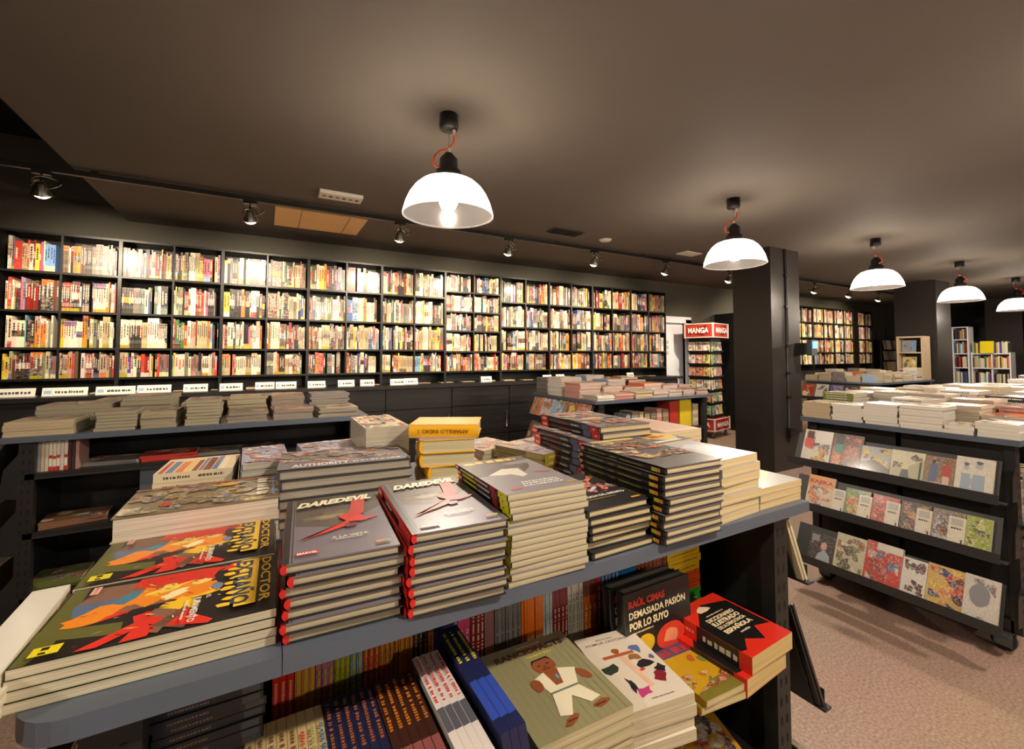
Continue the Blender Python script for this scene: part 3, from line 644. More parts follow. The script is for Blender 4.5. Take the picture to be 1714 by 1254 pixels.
# stack 1 and 2: black books with red, orange and yellow flame art, title along the right edge
def extrano(b, fr, W, H):
    K = c(26, 22, 22); r_ = c(222, 50, 36); o_ = c(240, 140, 30); y_ = c(244, 196, 40); ol = c(98, 98, 44); bl = c(84, 108, 140); br = c(134, 98, 78)
    b.rect(fr, 0.001, 0.001, W - 0.001, H - 0.001, K)
    cl = (0.001, 0.001, W - 0.001, H - 0.001)
    P = lambda pts, col: b.poly(fr, [(p[0] * W, p[1] * H) for p in pts], col)
    P([(0.004, 0.004), (0.996, 0.004), (0.996, 0.05), (0.8, 0.10), (0.004, 0.07)], ol)
    P([(0.6, 0.0), (0.72, 0.0), (0.86, 0.34), (0.7, 0.33)], ol)
    P([(0.05, 0.12), (0.3, 0.07), (0.55, 0.3), (0.5, 0.62), (0.2, 0.55), (0.08, 0.36)], br)
    P([(0.02, 0.3), (0.18, 0.28), (0.3, 0.62), (0.26, 0.88), (0.12, 0.9), (0.03, 0.6)], r_)
    P([(0.48, 0.10), (0.64, 0.14), (0.62, 0.24), (0.56, 0.34), (0.5, 0.25)], r_)
    P([(0.3, 0.06), (0.5, 0.09), (0.42, 0.38), (0.3, 0.3)], bl); P([(0.22, 0.3), (0.36, 0.22), (0.46, 0.42), (0.36, 0.46)], c(70, 128, 150))
    for i, (u, v, ru, rv, a) in enumerate(((0.36, 0.42, 0.15, 0.12, 0.3), (0.5, 0.22, 0.1, 0.11, 0.8), (0.42, 0.55, 0.1, 0.14, -0.3), (0.55, 0.16, 0.08, 0.09, 0.1))):
        b.blob(fr, u * W, v * H, ru * W, rv * H, (o_, o_, y_, o_)[i], 13, 0.35, i + 3, a, clip=cl)
    P([(0.3, 0.4), (0.5, 0.46), (0.52, 0.62), (0.4, 0.78), (0.33, 0.7), (0.24, 0.56)], o_)
    for i, (u, v, ru, rv) in enumerate(((0.3, 0.46, 0.06, 0.1), (0.42, 0.5, 0.05, 0.07), (0.62, 0.54, 0.12, 0.07), (0.28, 0.62, 0.04, 0.05))):
        b.blob(fr, u * W, v * H, ru * W, rv * H, (c(252, 214, 90), c(250, 236, 180), y_, c(250, 220, 120))[i], 12, 0.5, i + 9, 0.4, clip=cl)
    P([(0.66, 0.36), (0.76, 0.38), (0.97, 0.2), (0.98, 0.28), (0.72, 0.52), (0.62, 0.46)], r_)
    P([(0.60, 0.44), (0.9, 0.42), (0.97, 0.5), (0.7, 0.56)], br)
    P([(0.7, 0.42), (0.99, 0.36), (0.98, 0.46), (0.76, 0.5)], r_)
    P([(0.66, 0.58), (0.86, 0.46), (0.98, 0.6), (0.84, 0.64)], c(110, 76, 58)); P([(0.7, 0.6), (0.9, 0.52), (0.99, 0.7), (0.95, 0.72), (0.8, 0.62)], r_)
    b.blob(fr, 0.3 * W, 0.74 * H, 0.17 * W, 0.06 * H, K, 12, 0.2, 4, 0.2)
    b.blob(fr, 0.42 * W, 0.70 * H, 0.06 * W, 0.03 * H, c(120, 130, 160), 9, 0.3, 6)
    P([(0.04, 0.75), (0.16, 0.7), (0.12, 0.9), (0.03, 0.94)], r_)
    g = random.Random(2)
    for i in range(70):
        u = g.uniform(0.06, 0.92); v = g.uniform(0.12, 0.74); a = g.uniform(0.2, 1.2) + (1.2 if v < 0.3 else 0); L = g.uniform(0.02, 0.08); q = 0.006
        du, dv = L * math.cos(a), L * math.sin(a)
        P([(u, v), (u + du * 0.5 + q, v + dv * 0.5 - q), (min(u + du, 0.98), v + dv), (u + du * 0.5 - q * 0.3, v + dv * 0.5 + q * 0.3)], g.choice((K, K, br, c(250, 220, 130), c(180, 40, 30))))
    # lettering: yellow band with drippy title
    b.text(fr, 'DOCTOR', 0.08 * W, 0.915 * H, 0.80 * W, 0.052 * H, y_, bold=0.02)
    b.rect(fr, 0.06 * W, 0.80 * H, 0.88 * W, 0.90 * H, y_)
    for i in range(9): b.blob(fr, (0.12 + i * 0.087) * W, (0.79 - (i % 3) * 0.018) * H, 0.03 * W, 0.035 * H, y_, 9, 0.2, i)
    b.text(fr, 'EXTRA\u00d1O', 0.09 * W, 0.775 * H, 0.76 * W, 0.115 * H, c(34, 60, 84), bold=0.03)
    b.text(fr, 'EL', 0.6 * W, 0.665 * H, 0.05 * W, 0.02 * H, WHITE, bold=0.02)
    b.text(fr, 'JURAMENTO', 0.6 * W, 0.60 * H, 0.36 * W, 0.042 * H, WHITE, bold=0.03); b.scribble(fr, 0.62 * W, 0.575 * H, 0.9 * W, 0.012 * H, WHITE, 3)
    b.rect(fr, 0.86 * W, 0.05 * H, 0.96 * W, 0.15 * H, c(232, 214, 30)); b.scribble(fr, 0.87 * W, 0.08 * H, 0.95 * W, 0.03 * H, K, 5)
    b.rect(fr, 0.08 * W, 0.1 * H, 0.2 * W, 0.135 * H, c(236, 196, 170)); b.text(fr, 'MARVEL', 0.09 * W, 0.108 * H, 0.1 * W, 0.018 * H, RED)
pr = make_book('comic_book', 0.196, 0.272, 0.012, BLACK, spine=c(40, 40, 30), pages=c(224, 214, 186), art=extrano, edge=c(92, 108, 40))
pile(pr, 4, 0.012, -0.112, 0.838, NT, -91.5, 'black softcover with flame-coloured art', 'the front left corner stack', 'flame-art comics on the near table', 'comic book', jx=0.002, jr=0.6, seed=3)
pr2 = dup(pr)
pile(pr2, 4, 0.012, -0.112, 1.044, NT, -91.0, 'black softcover with flame-coloured art', 'the stack behind the corner one', 'flame-art comics on the near table', 'comic book', jx=0.002, jr=0.6, seed=4)
# white-backed books at the left end, half out of frame
pr = make_book('comic_book', 0.042, 0.27, 0.0155, c(236, 232, 216), pages=c(236, 226, 196))
pile(pr, 3, 0.0155, -0.276, 0.842, NT, 0.5, 'narrow cream white booklet', 'the stack left of the corner flame-art stack', 'cream comics at the table corner', 'comic book', jx=0.003, seed=5)
# wrapped omnibus: thick, white pages, busy cover
def omni(b, fr, W, H):
    scene_art([c(150, 130, 90), c(96, 90, 60), c(186, 160, 90), c(110, 70, 50), c(70, 84, 100), c(200, 190, 160), c(120, 116, 70)], 60, 31, size=(0.03, 0.09))(b, fr, W, H)
    b.rect(fr, 0.0, 0, 0.012, H, c(150, 60, 40)); b.blob(fr, 0.75 * W, 0.27 * H, 0.07 * W, 0.04 * H, c(196, 44, 34), 12, 0.15, 2)
    b.blob(fr, 0.2 * W, 0.6 * H, 0.07 * W, 0.1 * H, c(214, 164, 30), 10, 0.4, 3)
    b.scribble(fr, 0.1 * W, 0.84 * H, 0.85 * W, 0.09 * H, c(222, 214, 190), 7); b.rect(fr, 0.1 * W, 0.945 * H, 0.9 * W, 0.965 * H, c(100, 140, 190))
pr = make_book('hardcover_book', 0.195, 0.285, 0.048, c(120, 110, 84), hard=True, pages=c(232, 218, 200), art=omni, edge=c(200, 180, 150))
pile(pr, 2, 0.048, -0.107, 1.235, NT, -91, 'thick shrink-wrapped omnibus with white page block', 'the pile behind the flame-art stacks', 'thick omnibus books on the near table', 'book', jx=0.002, seed=6)
# small cream pile with stripe art
def stripes(b, fr, W, H):
    g = random.Random(12); u = 0.0
    b.rect(fr, 0.0, 0.0, W, H, c(226, 206, 170)); v = 0.12 * H
    while v < 0.95 * H:
        h = g.uniform(0.008, 0.02) * 1.0; b.rect(fr, 0.002, v, W * g.uniform(0.7, 0.98), min(v + h, H), g.choice([c(220, 120, 50), c(200, 60, 40), c(240, 190, 90), c(90, 120, 160), c(120, 50, 40), c(236, 222, 196), c(150, 140, 60)])); v += h + g.uniform(0.001, 0.006)
pr = make_book('comic_book', 0.185, 0.175, 0.0245, c(222, 206, 172), pages=c(222, 206, 170), art=stripes, spine_art=lambda b, fr, L, T: (b.scribble(fr, 0.12 * L, T * 0.35, 0.45 * L, T * 0.3, c(90, 80, 60), 1), b.scribble(fr, 0.55 * L, T * 0.35, 0.88 * L, T * 0.3, c(90, 80, 60), 2)))
pile(pr, 4, 0.0245, -0.155, 1.575, NT, 88, 'cream striped-cover paperback', 'small pile at the near table back left', 'striped cream paperbacks', 'book', jx=0.002, seed=7)
# bluish comics behind
blueart = scene_art([c(150, 158, 186), c(110, 116, 150), c(196, 196, 210), c(90, 84, 96), c(176, 110, 96), c(130, 140, 170)], 40, 5, size=(0.04, 0.14))
def bluewar(b, fr, W, H):
    b.rect(fr, 0, 0, W, H, c(142, 148, 176)); blueart(b, fr, W, H); b.scribble(fr, 0.15 * W, 0.06 * H, 0.85 * W, 0.06 * H, c(200, 60, 46), 3)
pr = make_book('comic_book', 0.115, 0.25, 0.0165, c(150, 158, 186), pages=c(206, 200, 176), art=bluewar)
pile(pr, 7, 0.0165, 0.005, 1.53, NT, 2, 'pale blue battle-art comic', 'the pile left of the grey title stack', 'pale blue comics', 'comic book', seed=8)
pr = make_book('comic_book', 0.17, 0.20, 0.014, c(150, 158, 186), pages=c(206, 200, 176), art=bluewar)
pile(pr, 8, 0.014, 0.185, 1.57, NT, 3, 'pale blue battle-art comic', 'the pile behind the grey title stack', 'pale blue comics', 'comic book', seed=9)
# AUTHORITY landscape stack
def authority(b, fr, W, H):
    b.rect(fr, 0.0, 0.0, W, H, c(96, 92, 98)); scene_art([c(120, 108, 104), c(150, 110, 88), c(84, 84, 98), c(196, 110, 60), c(70, 66, 72), c(160, 156, 170)], 60, 77, size=(0.03, 0.1))(b, fr, W, H)
    b.poly(fr, [(0, 0), (W, 0), (W, 0.3 * H), (0.5 * W, 0.2 * H), (0, 0.33 * H)], c(104, 100, 112))
    b.text(fr, 'AUTHORITY', 0.1 * W, 0.06 * H, 0.42 * W, 0.14 * H, WHITE, bold=0.03); b.scribble(fr, 0.55 * W, 0.1 * H, 0.95 * W, 0.05 * H, WHITE, 4)
pr = make_book('hardcover_book', 0.31, 0.22, 0.0225, c(70, 66, 70), hard=True, pages=c(176, 168, 150), art=authority, edge=c(60, 56, 60))
aut = pile(pr, 6, 0.0225, 0.19, 1.295, NT, -4, 'grey landscape hardcover with white title', 'the stack behind the left red-spined stack', 'grey landscape hardcovers', 'book', jx=0.003, seed=10)
# DAREDEVIL hardcovers: grey cover, red spine ends, a red swoop of art
def dd(b, fr, W, H):
    b.rect(fr, 0.0, 0, W, H, c(112, 106, 116))
    b.poly(fr, [(0.016, 0.62 * H), (W, 0.75 * H), (W, H), (0.016, H)], c(52, 46, 42)); b.poly(fr, [(0.016, 0.5 * H), (0.5 * W, 0.4 * H), (W, 0.68 * H), (W, 0.8 * H), (0.016, 0.75 * H)], c(84, 76, 70))
    b.rect(fr, 0.0, 0.0, 0.010, H, c(28, 26, 28)); b.rect(fr, 0.0125, 0.0, 0.0145, H, c(60, 56, 60))
    b.blob(fr, 0.45 * W, 0.6 * H, 0.24 * W, 0.07 * H, c(112, 100, 78), 18, 0.4, 5, 0.1); b.blob(fr, 0.42 * W, 0.6 * H, 0.13 * W, 0.03 * H, c(150, 134, 104), 18, 0.5, 6, 0.1)
    rd = c(206, 46, 34); g = random.Random(3)
    for i in range(60):
        a = g.uniform(0, 6.28); u = 0.45 + 0.3 * math.cos(a) * g.uniform(0.4, 1); v = 0.6 + 0.09 * math.sin(a) * g.uniform(0.4, 1); L = g.uniform(0.02, 0.06)
        b.poly(fr, [(u * W, v * H), ((u + L) * W, (v + 0.006) * H), ((u + L) * W, (v + 0.009) * H), (u * W, (v + 0.004) * H)], g.choice((c(70, 64, 54), c(130, 116, 90), c(96, 88, 76))))
    b.poly(fr, [(0.12 * W, 0.25 * H), (0.2 * W, 0.26 * H), (0.45 * W, 0.4 * H), (0.62 * W, 0.47 * H), (0.6 * W, 0.38 * H), (0.38 * W, 0.31 * H)], rd)
    b.blob(fr, 0.66 * W, 0.5 * H, 0.12 * W, 0.1 * H, rd, 12, 0.2, 7, 0.5); b.poly(fr, [(0.6 * W, 0.5 * H), (0.78 * W, 0.55 * H), (0.86 * W, 0.86 * H), (0.78 * W, 0.88 * H), (0.76 * W, 0.8 * H), (0.71 * W, 0.87 * H), (0.66 * W, 0.68 * H)], c(188, 38, 28))
    b.poly(fr, [(0.74 * W, 0.46 * H), (0.92 * W, 0.49 * H), (0.93 * W, 0.475 * H), (0.76 * W, 0.42 * H)], rd); b.blob(fr, 0.62 * W, 0.38 * H, 0.07 * W, 0.035 * H, c(110, 34, 28), 9, 0.2, 8)
    pts = [(0.82 * W + 0.1 * W * math.cos(a), 0.33 * H + 0.06 * H * math.sin(a)) for a in [i * 0.35 for i in range(15)]]
    for i in range(14): b.poly(fr, [pts[i], pts[i + 1], (pts[i + 1][0], pts[i + 1][1] + 0.0009), (pts[i][0], pts[i][1] + 0.0009)], c(120, 50, 46))
    b.text(fr, 'DAREDEVIL', 0.10 * W, 0.79 * H, 0.83 * W, 0.105 * H, c(232, 226, 190), bold=0.055, shear=0.35, rise=0.035 * H)
    b.text(fr, 'A LA VISTA', 0.42 * W, 0.2 * H, 0.34 * W, 0.028 * H, c(226, 218, 190), bold=0.02); b.scribble(fr, 0.45 * W, 0.178 * H, 0.7 * W, 0.013 * H, c(206, 198, 180), 2)
    b.rect(fr, 0.11 * W, 0.05 * H, 0.30 * W, 0.085 * H, RED); b.text(fr, 'MARVEL', 0.12 * W, 0.055 * H, 0.17 * W, 0.024 * H, c(250, 236, 226), bold=0.03)
    b.rect(fr, 0.8 * W, 0.05 * H, 0.93 * W, 0.075 * H, c(206, 120, 30)); b.rect(fr, 0.865 * W, 0.05 * H, 0.93 * W, 0.075 * H, c(150, 140, 30))
def ddsp(b, fr, L, T):
    b.rect(fr, 0, 0.0004, 0.17 * L, T - 0.0004, c(214, 36, 30)); b.rect(fr, 0.03 * L, 0.3 * T, 0.12 * L, 0.7 * T, c(240, 214, 206))
    b.scribble(fr, 0.3 * L, T * 0.35, 0.5 * L, T * 0.3, WHITE, 3); b.rect(fr, 0.72 * L, 0.0004, L, T - 0.0004, c(206, 36, 28))
pr = make_book('hardcover_book', 0.166, 0.30, 0.0156, c(112, 106, 116), spine=c(200, 40, 32), hard=True, pages=c(196, 184, 156), art=dd, spine_art=ddsp, edge=c(34, 32, 34))
pile(pr, 7, 0.0156, 0.121, 0.870, NT, -3.5, 'grey red-spined comic hardcover', 'the stack right of the flame-art corner', 'red-spined hardcovers on the near table', 'book', jx=0.004, jr=1.0, seed=12)
pr2 = dup(pr)
pile(pr2, 8, 0.0156, 0.294, 0.845, NT, -3.5, 'grey red-spined comic hardcover', 'the stack left of the warped softcovers', 'red-spined hardcovers on the near table', 'book', jx=0.004, jr=1.0, seed=13)
# warped softcovers with black and yellow spines
def maca(b, fr, W, H):
    b.rect(fr, 0, 0, W, H, c(126, 120, 124)); b.poly(fr, [(0, 0.7 * H), (W, 0.86 * H), (W, H), (0, H)], c(58, 50, 48)); b.poly(fr, [(0, 0.48 * H), (0.35 * W, 0.5 * H), (0.55 * W, 0.66 * H), (0.2 * W, 0.78 * H), (0, 0.8 * H)], c(60, 52, 50))
    b.poly(fr, [(0.2 * W, 0.7 * H), (0.4 * W, 0.82 * H), (0.62 * W, 0.74 * H), (0.9 * W, 0.74 * H), (0.8 * W, 0.6 * H), (0.62 * W, 0.48 * H), (0.66 * W, 0.62 * H), (0.42 * W, 0.66 * H)], c(74, 62, 58))
    b.poly(fr, [(0.14 * W, 0.5 * H), (0.42 * W, 0.64 * H), (0.62 * W, 0.6 * H), (0.6 * W, 0.4 * H), (0.5 * W, 0.36 * H), (0.42 * W, 0.46 * H), (0.3 * W, 0.46 * H)], c(206, 196, 180))
    b.blob(fr, 0.84 * W, 0.42 * H, 0.12 * W, 0.02 * H, c(150, 70, 60), 9, 0.3, 3, -0.3)
    b.scribble(fr, 0.24 * W, 0.885 * H, 0.84 * W, 0.075 * H, c(236, 190, 30), 5); b.blob(fr, 0.14 * W, 0.90 * H, 0.09 * W, 0.035 * H, c(232, 180, 30), 16, 0.05, 1)
    b.scribble(fr, 0.26 * W, 0.87 * H, 0.84 * W, 0.01 * H, c(190, 60, 30), 6)
    for i in range(3): b.scribble(fr, (0.36 - 0.02 * i) * W, (0.21 - 0.045 * i) * H, 0.84 * W, 0.026 * H, WHITE, 10 + i)
    b.rect(fr, 0.12 * W, 0.08 * H, 0.26 * W, 0.105 * H, c(206, 70, 60)); b.rect(fr, 0.84 * W, 0.07 * H, 0.97 * W, 0.095 * H, c(200, 140, 40))
def macas(b, fr, L, T):
    b.rect(fr, 0, 0.0003, 0.08 * L, T, c(206, 40, 34)); b.rect(fr, 0.015 * L, 0.25 * T, 0.06 * L, 0.75 * T, WHITE)
    b.rect(fr, 0.12 * L, 0.3 * T, 0.42 * L, 0.62 * T, c(222, 214, 40)); b.rect(fr, 0.44 * L, 0.3 * T, 0.68 * L, 0.6 * T, c(186, 192, 194)); b.rect(fr, 0.72 * L, 0.05 * T, 0.81 * L, 0.95 * T, c(150, 44, 50))
    b.rect(fr, 0.86 * L, 0.0003, L, T, c(232, 222, 30)); b.rect(fr, 0.9 * L, 0.4 * T, 0.92 * L, 0.6 * T, BLACK)
pr = make_book('comic_book', 0.167, 0.262, 0.0112, c(126, 120, 124), spine=c(22, 22, 22), pages=c(206, 194, 160), art=maca, spine_art=macas)
pile(pr, 14, 0.0112, 0.466, 0.832, NT, -1.5, 'grey softcover with black and yellow spine', 'the tall warped stack', 'grey softcovers in the tall warped stack', 'comic book', jx=0.004, jr=1.0, fan=R(0.42), seed=14)
# battle art hardcovers
def cruz(b, fr, W, H):
    b.rect(fr, 0, 0, W, H, c(36, 34, 38)); scene_art([c(130, 150, 196), c(190, 60, 36), c(224, 130, 80), c(90, 60, 60), c(206, 200, 210), c(120, 90, 60), c(160, 50, 36)], 46, 19, size=(0.03, 0.1))(b, Fr(fr.O + fr.V * (H * 0.34), fr.U, fr.V, fr.N), W, H * 0.66)
    fr.k = 50
    b.text(fr, 'LA CRUZADA DEL INFINITO', 0.06 * W, 0.24 * H, 0.86 * W, 0.05 * H, WHITE, bold=0.03); b.scribble(fr, 0.2 * W, 0.19 * H, 0.7 * W, 0.015 * H, c(190, 150, 60), 4); b.rect(fr, 0.8 * W, 0.06 * H, 0.95 * W, 0.09 * H, c(206, 150, 40))
pr = make_book('hardcover_book', 0.172, 0.235, 0.0158, c(36, 34, 38), hard=True, pages=c(214, 196, 154), art=cruz, edge=c(24, 22, 24))
pile(pr, 6, 0.0158, 0.652, 0.838, NT, 0.0, 'black hardcover with battle art', 'the low stack right of the warped one', 'battle-art hardcovers', 'book', jx=0.005, jr=1.5, seed=15)
def darka(b, fr, W, H):
    b.rect(fr, 0, 0, W, H, c(96, 92, 92)); scene_art([c(130, 116, 70), c(80, 60, 44), c(176, 60, 44), c(110, 100, 80), c(60, 50, 46), c(180, 160, 110), c(150, 44, 36)], 60, 23, size=(0.03, 0.1))(b, Fr(fr.O + fr.V * (H * 0.25), fr.U, fr.V, fr.N), W, H * 0.75)
    fr.k = 64; b.rect(fr, 0.12 * W, 0.9 * H, 0.9 * W, 0.97 * H, c(190, 176, 110))
def darks(b, fr, L, T):
    b.rect(fr, 0.03 * L, 0.25 * T, 0.08 * L, 0.75 * T, c(220, 120, 90)); b.scribble(fr, 0.14 * L, 0.4 * T, 0.36 * L, 0.2 * T, c(150, 146, 60), 2); b.scribble(fr, 0.42 * L, 0.4 * T, 0.5 * L, 0.2 * T, c(150, 146, 60), 3); b.scribble(fr, 0.54 * L, 0.4 * T, 0.8 * L, 0.2 * T, c(150, 146, 60), 4)
    b.rect(fr, 0.88 * L, 0.25 * T, 0.925 * L, 0.75 * T, c(214, 200, 40)); b.rect(fr, 0.925 * L, 0.25 * T, 0.965 * L, 0.75 * T, c(232, 140, 40))
pr = make_book('hardcover_book', 0.188, 0.305, 0.0163, c(96, 92, 92), spine=c(22, 22, 24), hard=True, pages=c(206, 190, 154), art=darka, spine_art=darks, edge=c(34, 38, 48))
pile(pr, 10, 0.0163, 0.845, 0.843, NT, -0.5, 'black-spined hardcover with yellow spine logos', 'the tall stack left of cream paperbacks', 'black-spined hardcovers', 'book', jx=0.005, jr=1.2, seed=16)
def plaincream(b, fr, W, H): b.rect(fr, 0, 0, W, H, c(168, 168, 170)); b.blob(fr, 0.6 * W, 0.6 * H, 0.24 * W, 0.2 * H, c(192, 192, 192), 12, 0.3, 5)
pr = make_book('paperback_book', 0.172, 0.20, 0.0215, c(168, 168, 170), pages=c(228, 206, 158), art=plaincream)
pile(pr, 7, 0.0215, 1.040, 0.815, NT, 3, 'pale grey paperback with cream pages', 'the tall stack right of black-spined hardcovers', 'cream-paged paperbacks', 'book', jx=0.004, seed=17)
def beige(b, fr, W, H): b.rect(fr, 0, 0, W, H, c(168, 164, 160)); b.poly(fr, [(0.1 * W, 0.5 * H), (0.5 * W, 0.3 * H), (0.95 * W, 0.6 * H), (0.8 * W, 0.95 * H), (0.2 * W, 0.9 * H)], c(212, 182, 116))
pr = make_book('paperback_book', 0.196, 0.150, 0.0185, c(168, 164, 160), pages=c(226, 200, 148), art=beige)
pile(pr, 3, 0.0185, 1.238, 0.80, NT, 1, 'beige and grey paperback', 'the low stack at the table right end', 'beige paperbacks', 'book', jx=0.004, seed=18)
# rear stacks on the near table
pr = make_book('paperback_book', 0.13, 0.27, 0.048, c(222, 212, 190), pages=c(214, 206, 184), art=scene_art([c(220, 130, 80), c(200, 60, 50), c(120, 150, 190), c(240, 232, 214), c(60, 60, 66), c(220, 190, 110)], 80, 3, size=(0.02, 0.05)))
pile(pr, 4, 0.048, 0.328, 1.515, NT, 0, 'very thick busy-covered paperback', 'the tall pile behind the yellow books', 'very thick paperbacks', 'book', jx=0.003, seed=19)
YB_ = c(236, 172, 22)
def yart(b, fr, W, H): b.rect(fr, 0, 0, W, H, c(196, 186, 176))
def yspine(b, fr, L, T): b.text(fr, 'AMARILLO INDIO 1', 0.14 * L, 0.36 * T, 0.72 * L, 0.3 * T, c(90, 60, 20), bold=0.0)
pr = make_book('hardcover_book', 0.15, 0.19, 0.036, YB_, hard=True, pages=c(216, 204, 160), art=yart, spine_art=yspine)
g_ = random.Random(4)
for i in range(6):
    o = pr if i == 5 else dup(pr)
    tag(o, 'thick yellow hardcover, ' + ('topmost, spine towards the viewer' if i == 5 else f'{ORD[5 - i]} from top') + ' in the yellow stack on near table', 'book', 'thick yellow hardcovers')
    if i == 5: place(o, 0.465, 1.245, NT + 6 * 0.0364 - 0.0002, 62, rx=180)
    else: place(o, 0.462 + g_.uniform(-0.008, 0.008), 1.25 + g_.uniform(-0.006, 0.006), NT + i * 0.0364, -10 + g_.uniform(-7, 7))
for ch in pr.children: pass
def oliveart(b, fr, W, H):
    b.rect(fr, 0, 0, W, H, c(186, 160, 140)); scene_art([c(206, 176, 156), c(150, 156, 180), c(214, 140, 110), c(190, 176, 170), c(130, 140, 170), c(220, 196, 176)], 40, 41, size=(0.05, 0.14))(b, fr, W, H)
def olives(b, fr, L, T): b.rect(fr, 0, 0, L, T, c(150, 132, 50)); b.scribble(fr, 0.1 * L, 0.3 * T, 0.3 * L, 0.3 * T, c(200, 190, 130), 4); b.scribble(fr, 0.4 * L, 0.35 * T, 0.62 * L, 0.25 * T, c(190, 110, 60), 5); b.rect(fr, 0.85 * L, 0.2 * T, 0.93 * L, 0.8 * T, c(214, 120, 40))
pr = make_book('hardcover_book', 0.225, 0.215, 0.0196, c(150, 132, 50), hard=True, pages=c(206, 190, 150), art=oliveart, spine_art=olives)
pile(pr, 5, 0.0196, 0.835, 1.325, NT, 105, 'olive-spined hardcover with pink art', 'the stack behind the warped one', 'olive-spined hardcovers', 'book', jx=0.008, jr=2.5, seed=20)
pr = make_book('comic_book', 0.17, 0.20, 0.0155, c(190, 160, 140), pages=c(200, 190, 160), art=oliveart)
pile(pr, 5, 0.0155, 0.72, 1.53, NT, 12, 'pink and blue art comic', 'the stack behind the olive-spined one', 'pink and blue art comics', 'comic book', seed=21)
def marva(b, fr, W, H):
    b.rect(fr, 0, 0, W, H, c(110, 104, 108)); scene_art([c(140, 146, 156), c(196, 90, 50), c(180, 170, 150), c(84, 80, 90), c(206, 150, 110), c(150, 60, 50), c(120, 124, 140)], 70, 51, size=(0.03, 0.09))(b, fr, W, H)
def marvs(b, fr, L, T):
    b.rect(fr, 0, 0.0004, 0.14 * L, T, c(206, 40, 34)); b.rect(fr, 0.03 * L, 0.3 * T, 0.11 * L, 0.7 * T, c(240, 200, 190)); b.scribble(fr, 0.35 * L, 0.35 * T, 0.55 * L, 0.3 * T, c(170, 60, 46), 3); b.scribble(fr, 0.57 * L, 0.35 * T, 0.7 * L, 0.3 * T, c(200, 200, 200), 4)
    b.rect(fr, 0.75 * L, 0.05 * T, 0.86 * L, 0.95 * T, c(86, 96, 130)); b.rect(fr, 0.87 * L, 0.0004, L, T, c(206, 40, 40)); b.rect(fr, 0.92 * L, 0.4 * T, 0.95 * L, 0.6 * T, WHITE)
pr = make_book('hardcover_book', 0.20, 0.325, 0.0195, c(110, 104, 108), spine=c(40, 40, 42), hard=True, pages=c(206, 186, 146), art=marva, spine_art=marvs, edge=c(40, 40, 44))
mv = pile(pr, 10, 0.0195, 0.955, 1.185, NT, -2, 'dark hardcover with red spine ends', 'the stack behind the black-spined one', 'dark hardcovers with red spine ends', 'book', jx=0.006, jr=1.5, seed=22)
for o in mv[:8]: o.location.x -= 0.035
def blobart(b, fr, W, H):
    b.rect(fr, 0, 0, W, H, c(112, 110, 112)); b.blob(fr, 0.62 * W, 0.42 * H, 0.36 * W, 0.3 * H, c(214, 190, 120), 20, 0.04, 2); b.blob(fr, 0.5 * W, 0.58 * H, 0.22 * W, 0.15 * H, c(224, 160, 40), 18, 0.05, 3); b.scribble(fr, 0.4 * W, 0.36 * H, 0.8 * W, 0.09 * H, c(196, 40, 32), 2); b.rect(fr, 0.1 * W, 0.06 * H, 0.8 * W, 0.14 * H, c(206, 204, 200))
pr = make_book('paperback_book', 0.172, 0.20, 0.019, c(112, 110, 112), pages=c(226, 206, 160), art=blobart)
pile(pr, 8, 0.019, 1.048, 1.028, NT, 4, 'grey paperback with round yellow picture', 'the stack behind tall cream paperbacks', 'round-picture paperbacks', 'book', jx=0.002, jr=0.6, seed=23)
def pinkart(b, fr, W, H):
    b.rect(fr, 0, 0, W, H, c(222, 196, 176))
    for i in range(12): b.scribble(fr, 0.12 * W, (0.1 + 0.07 * i) * H, 0.9 * W, 0.03 * H, c(200, 140, 128), i)
pr = make_book('paperback_book', 0.170, 0.29, 0.0395, c(230, 208, 184), pages=c(226, 206, 166), art=pinkart, edge=c(200, 60, 50))
pile(pr, 4, 0.0395, 1.222, 1.18, NT, -3, 'thick pinkish paperback', 'the stack behind the low beige one', 'thick pinkish paperbacks', 'book', jx=0.003, seed=24)

# ---- under the near table: upright spines
def upright(name, t, h, d, rgb, seed, art=0.0, bands=(), ink=None, cap=None):
    """upright book: spine -Y, origin bottom centre of the spine"""
    b = MB(); col = rgb
    b.box(-t / 2, t / 2, 0, d, 0, h, 'print_spine', col, art, 't'); b.box(-t / 2, t / 2, 0, d, 0, h, 'pages', CREAM, 0, 'bflrk')
    fr = Fr((-t / 2, 0, 0), (1, 0, 0), (0, 0, 1), (0, -1, 0), 0.0003)
    for v0, v1, cc in bands: b.rect(fr, 0.0004, v0 * h, t - 0.0004, v1 * h, cc, 'print_spine')
    if ink:
        cc, v0, v1 = ink; g = random.Random(seed); v = v0 * h
        while v < v1 * h:
            q = min(v + t * g.uniform(0.2, 0.42), v1 * h); b.rect(fr, t * 0.3, v, t * g.uniform(0.62, 0.74), q, cc, 'print_spine'); v = q + t * g.choice((0.1, 0.12, 0.14, 0.45))
    return b.build(name)
YI = c(190, 176, 30)
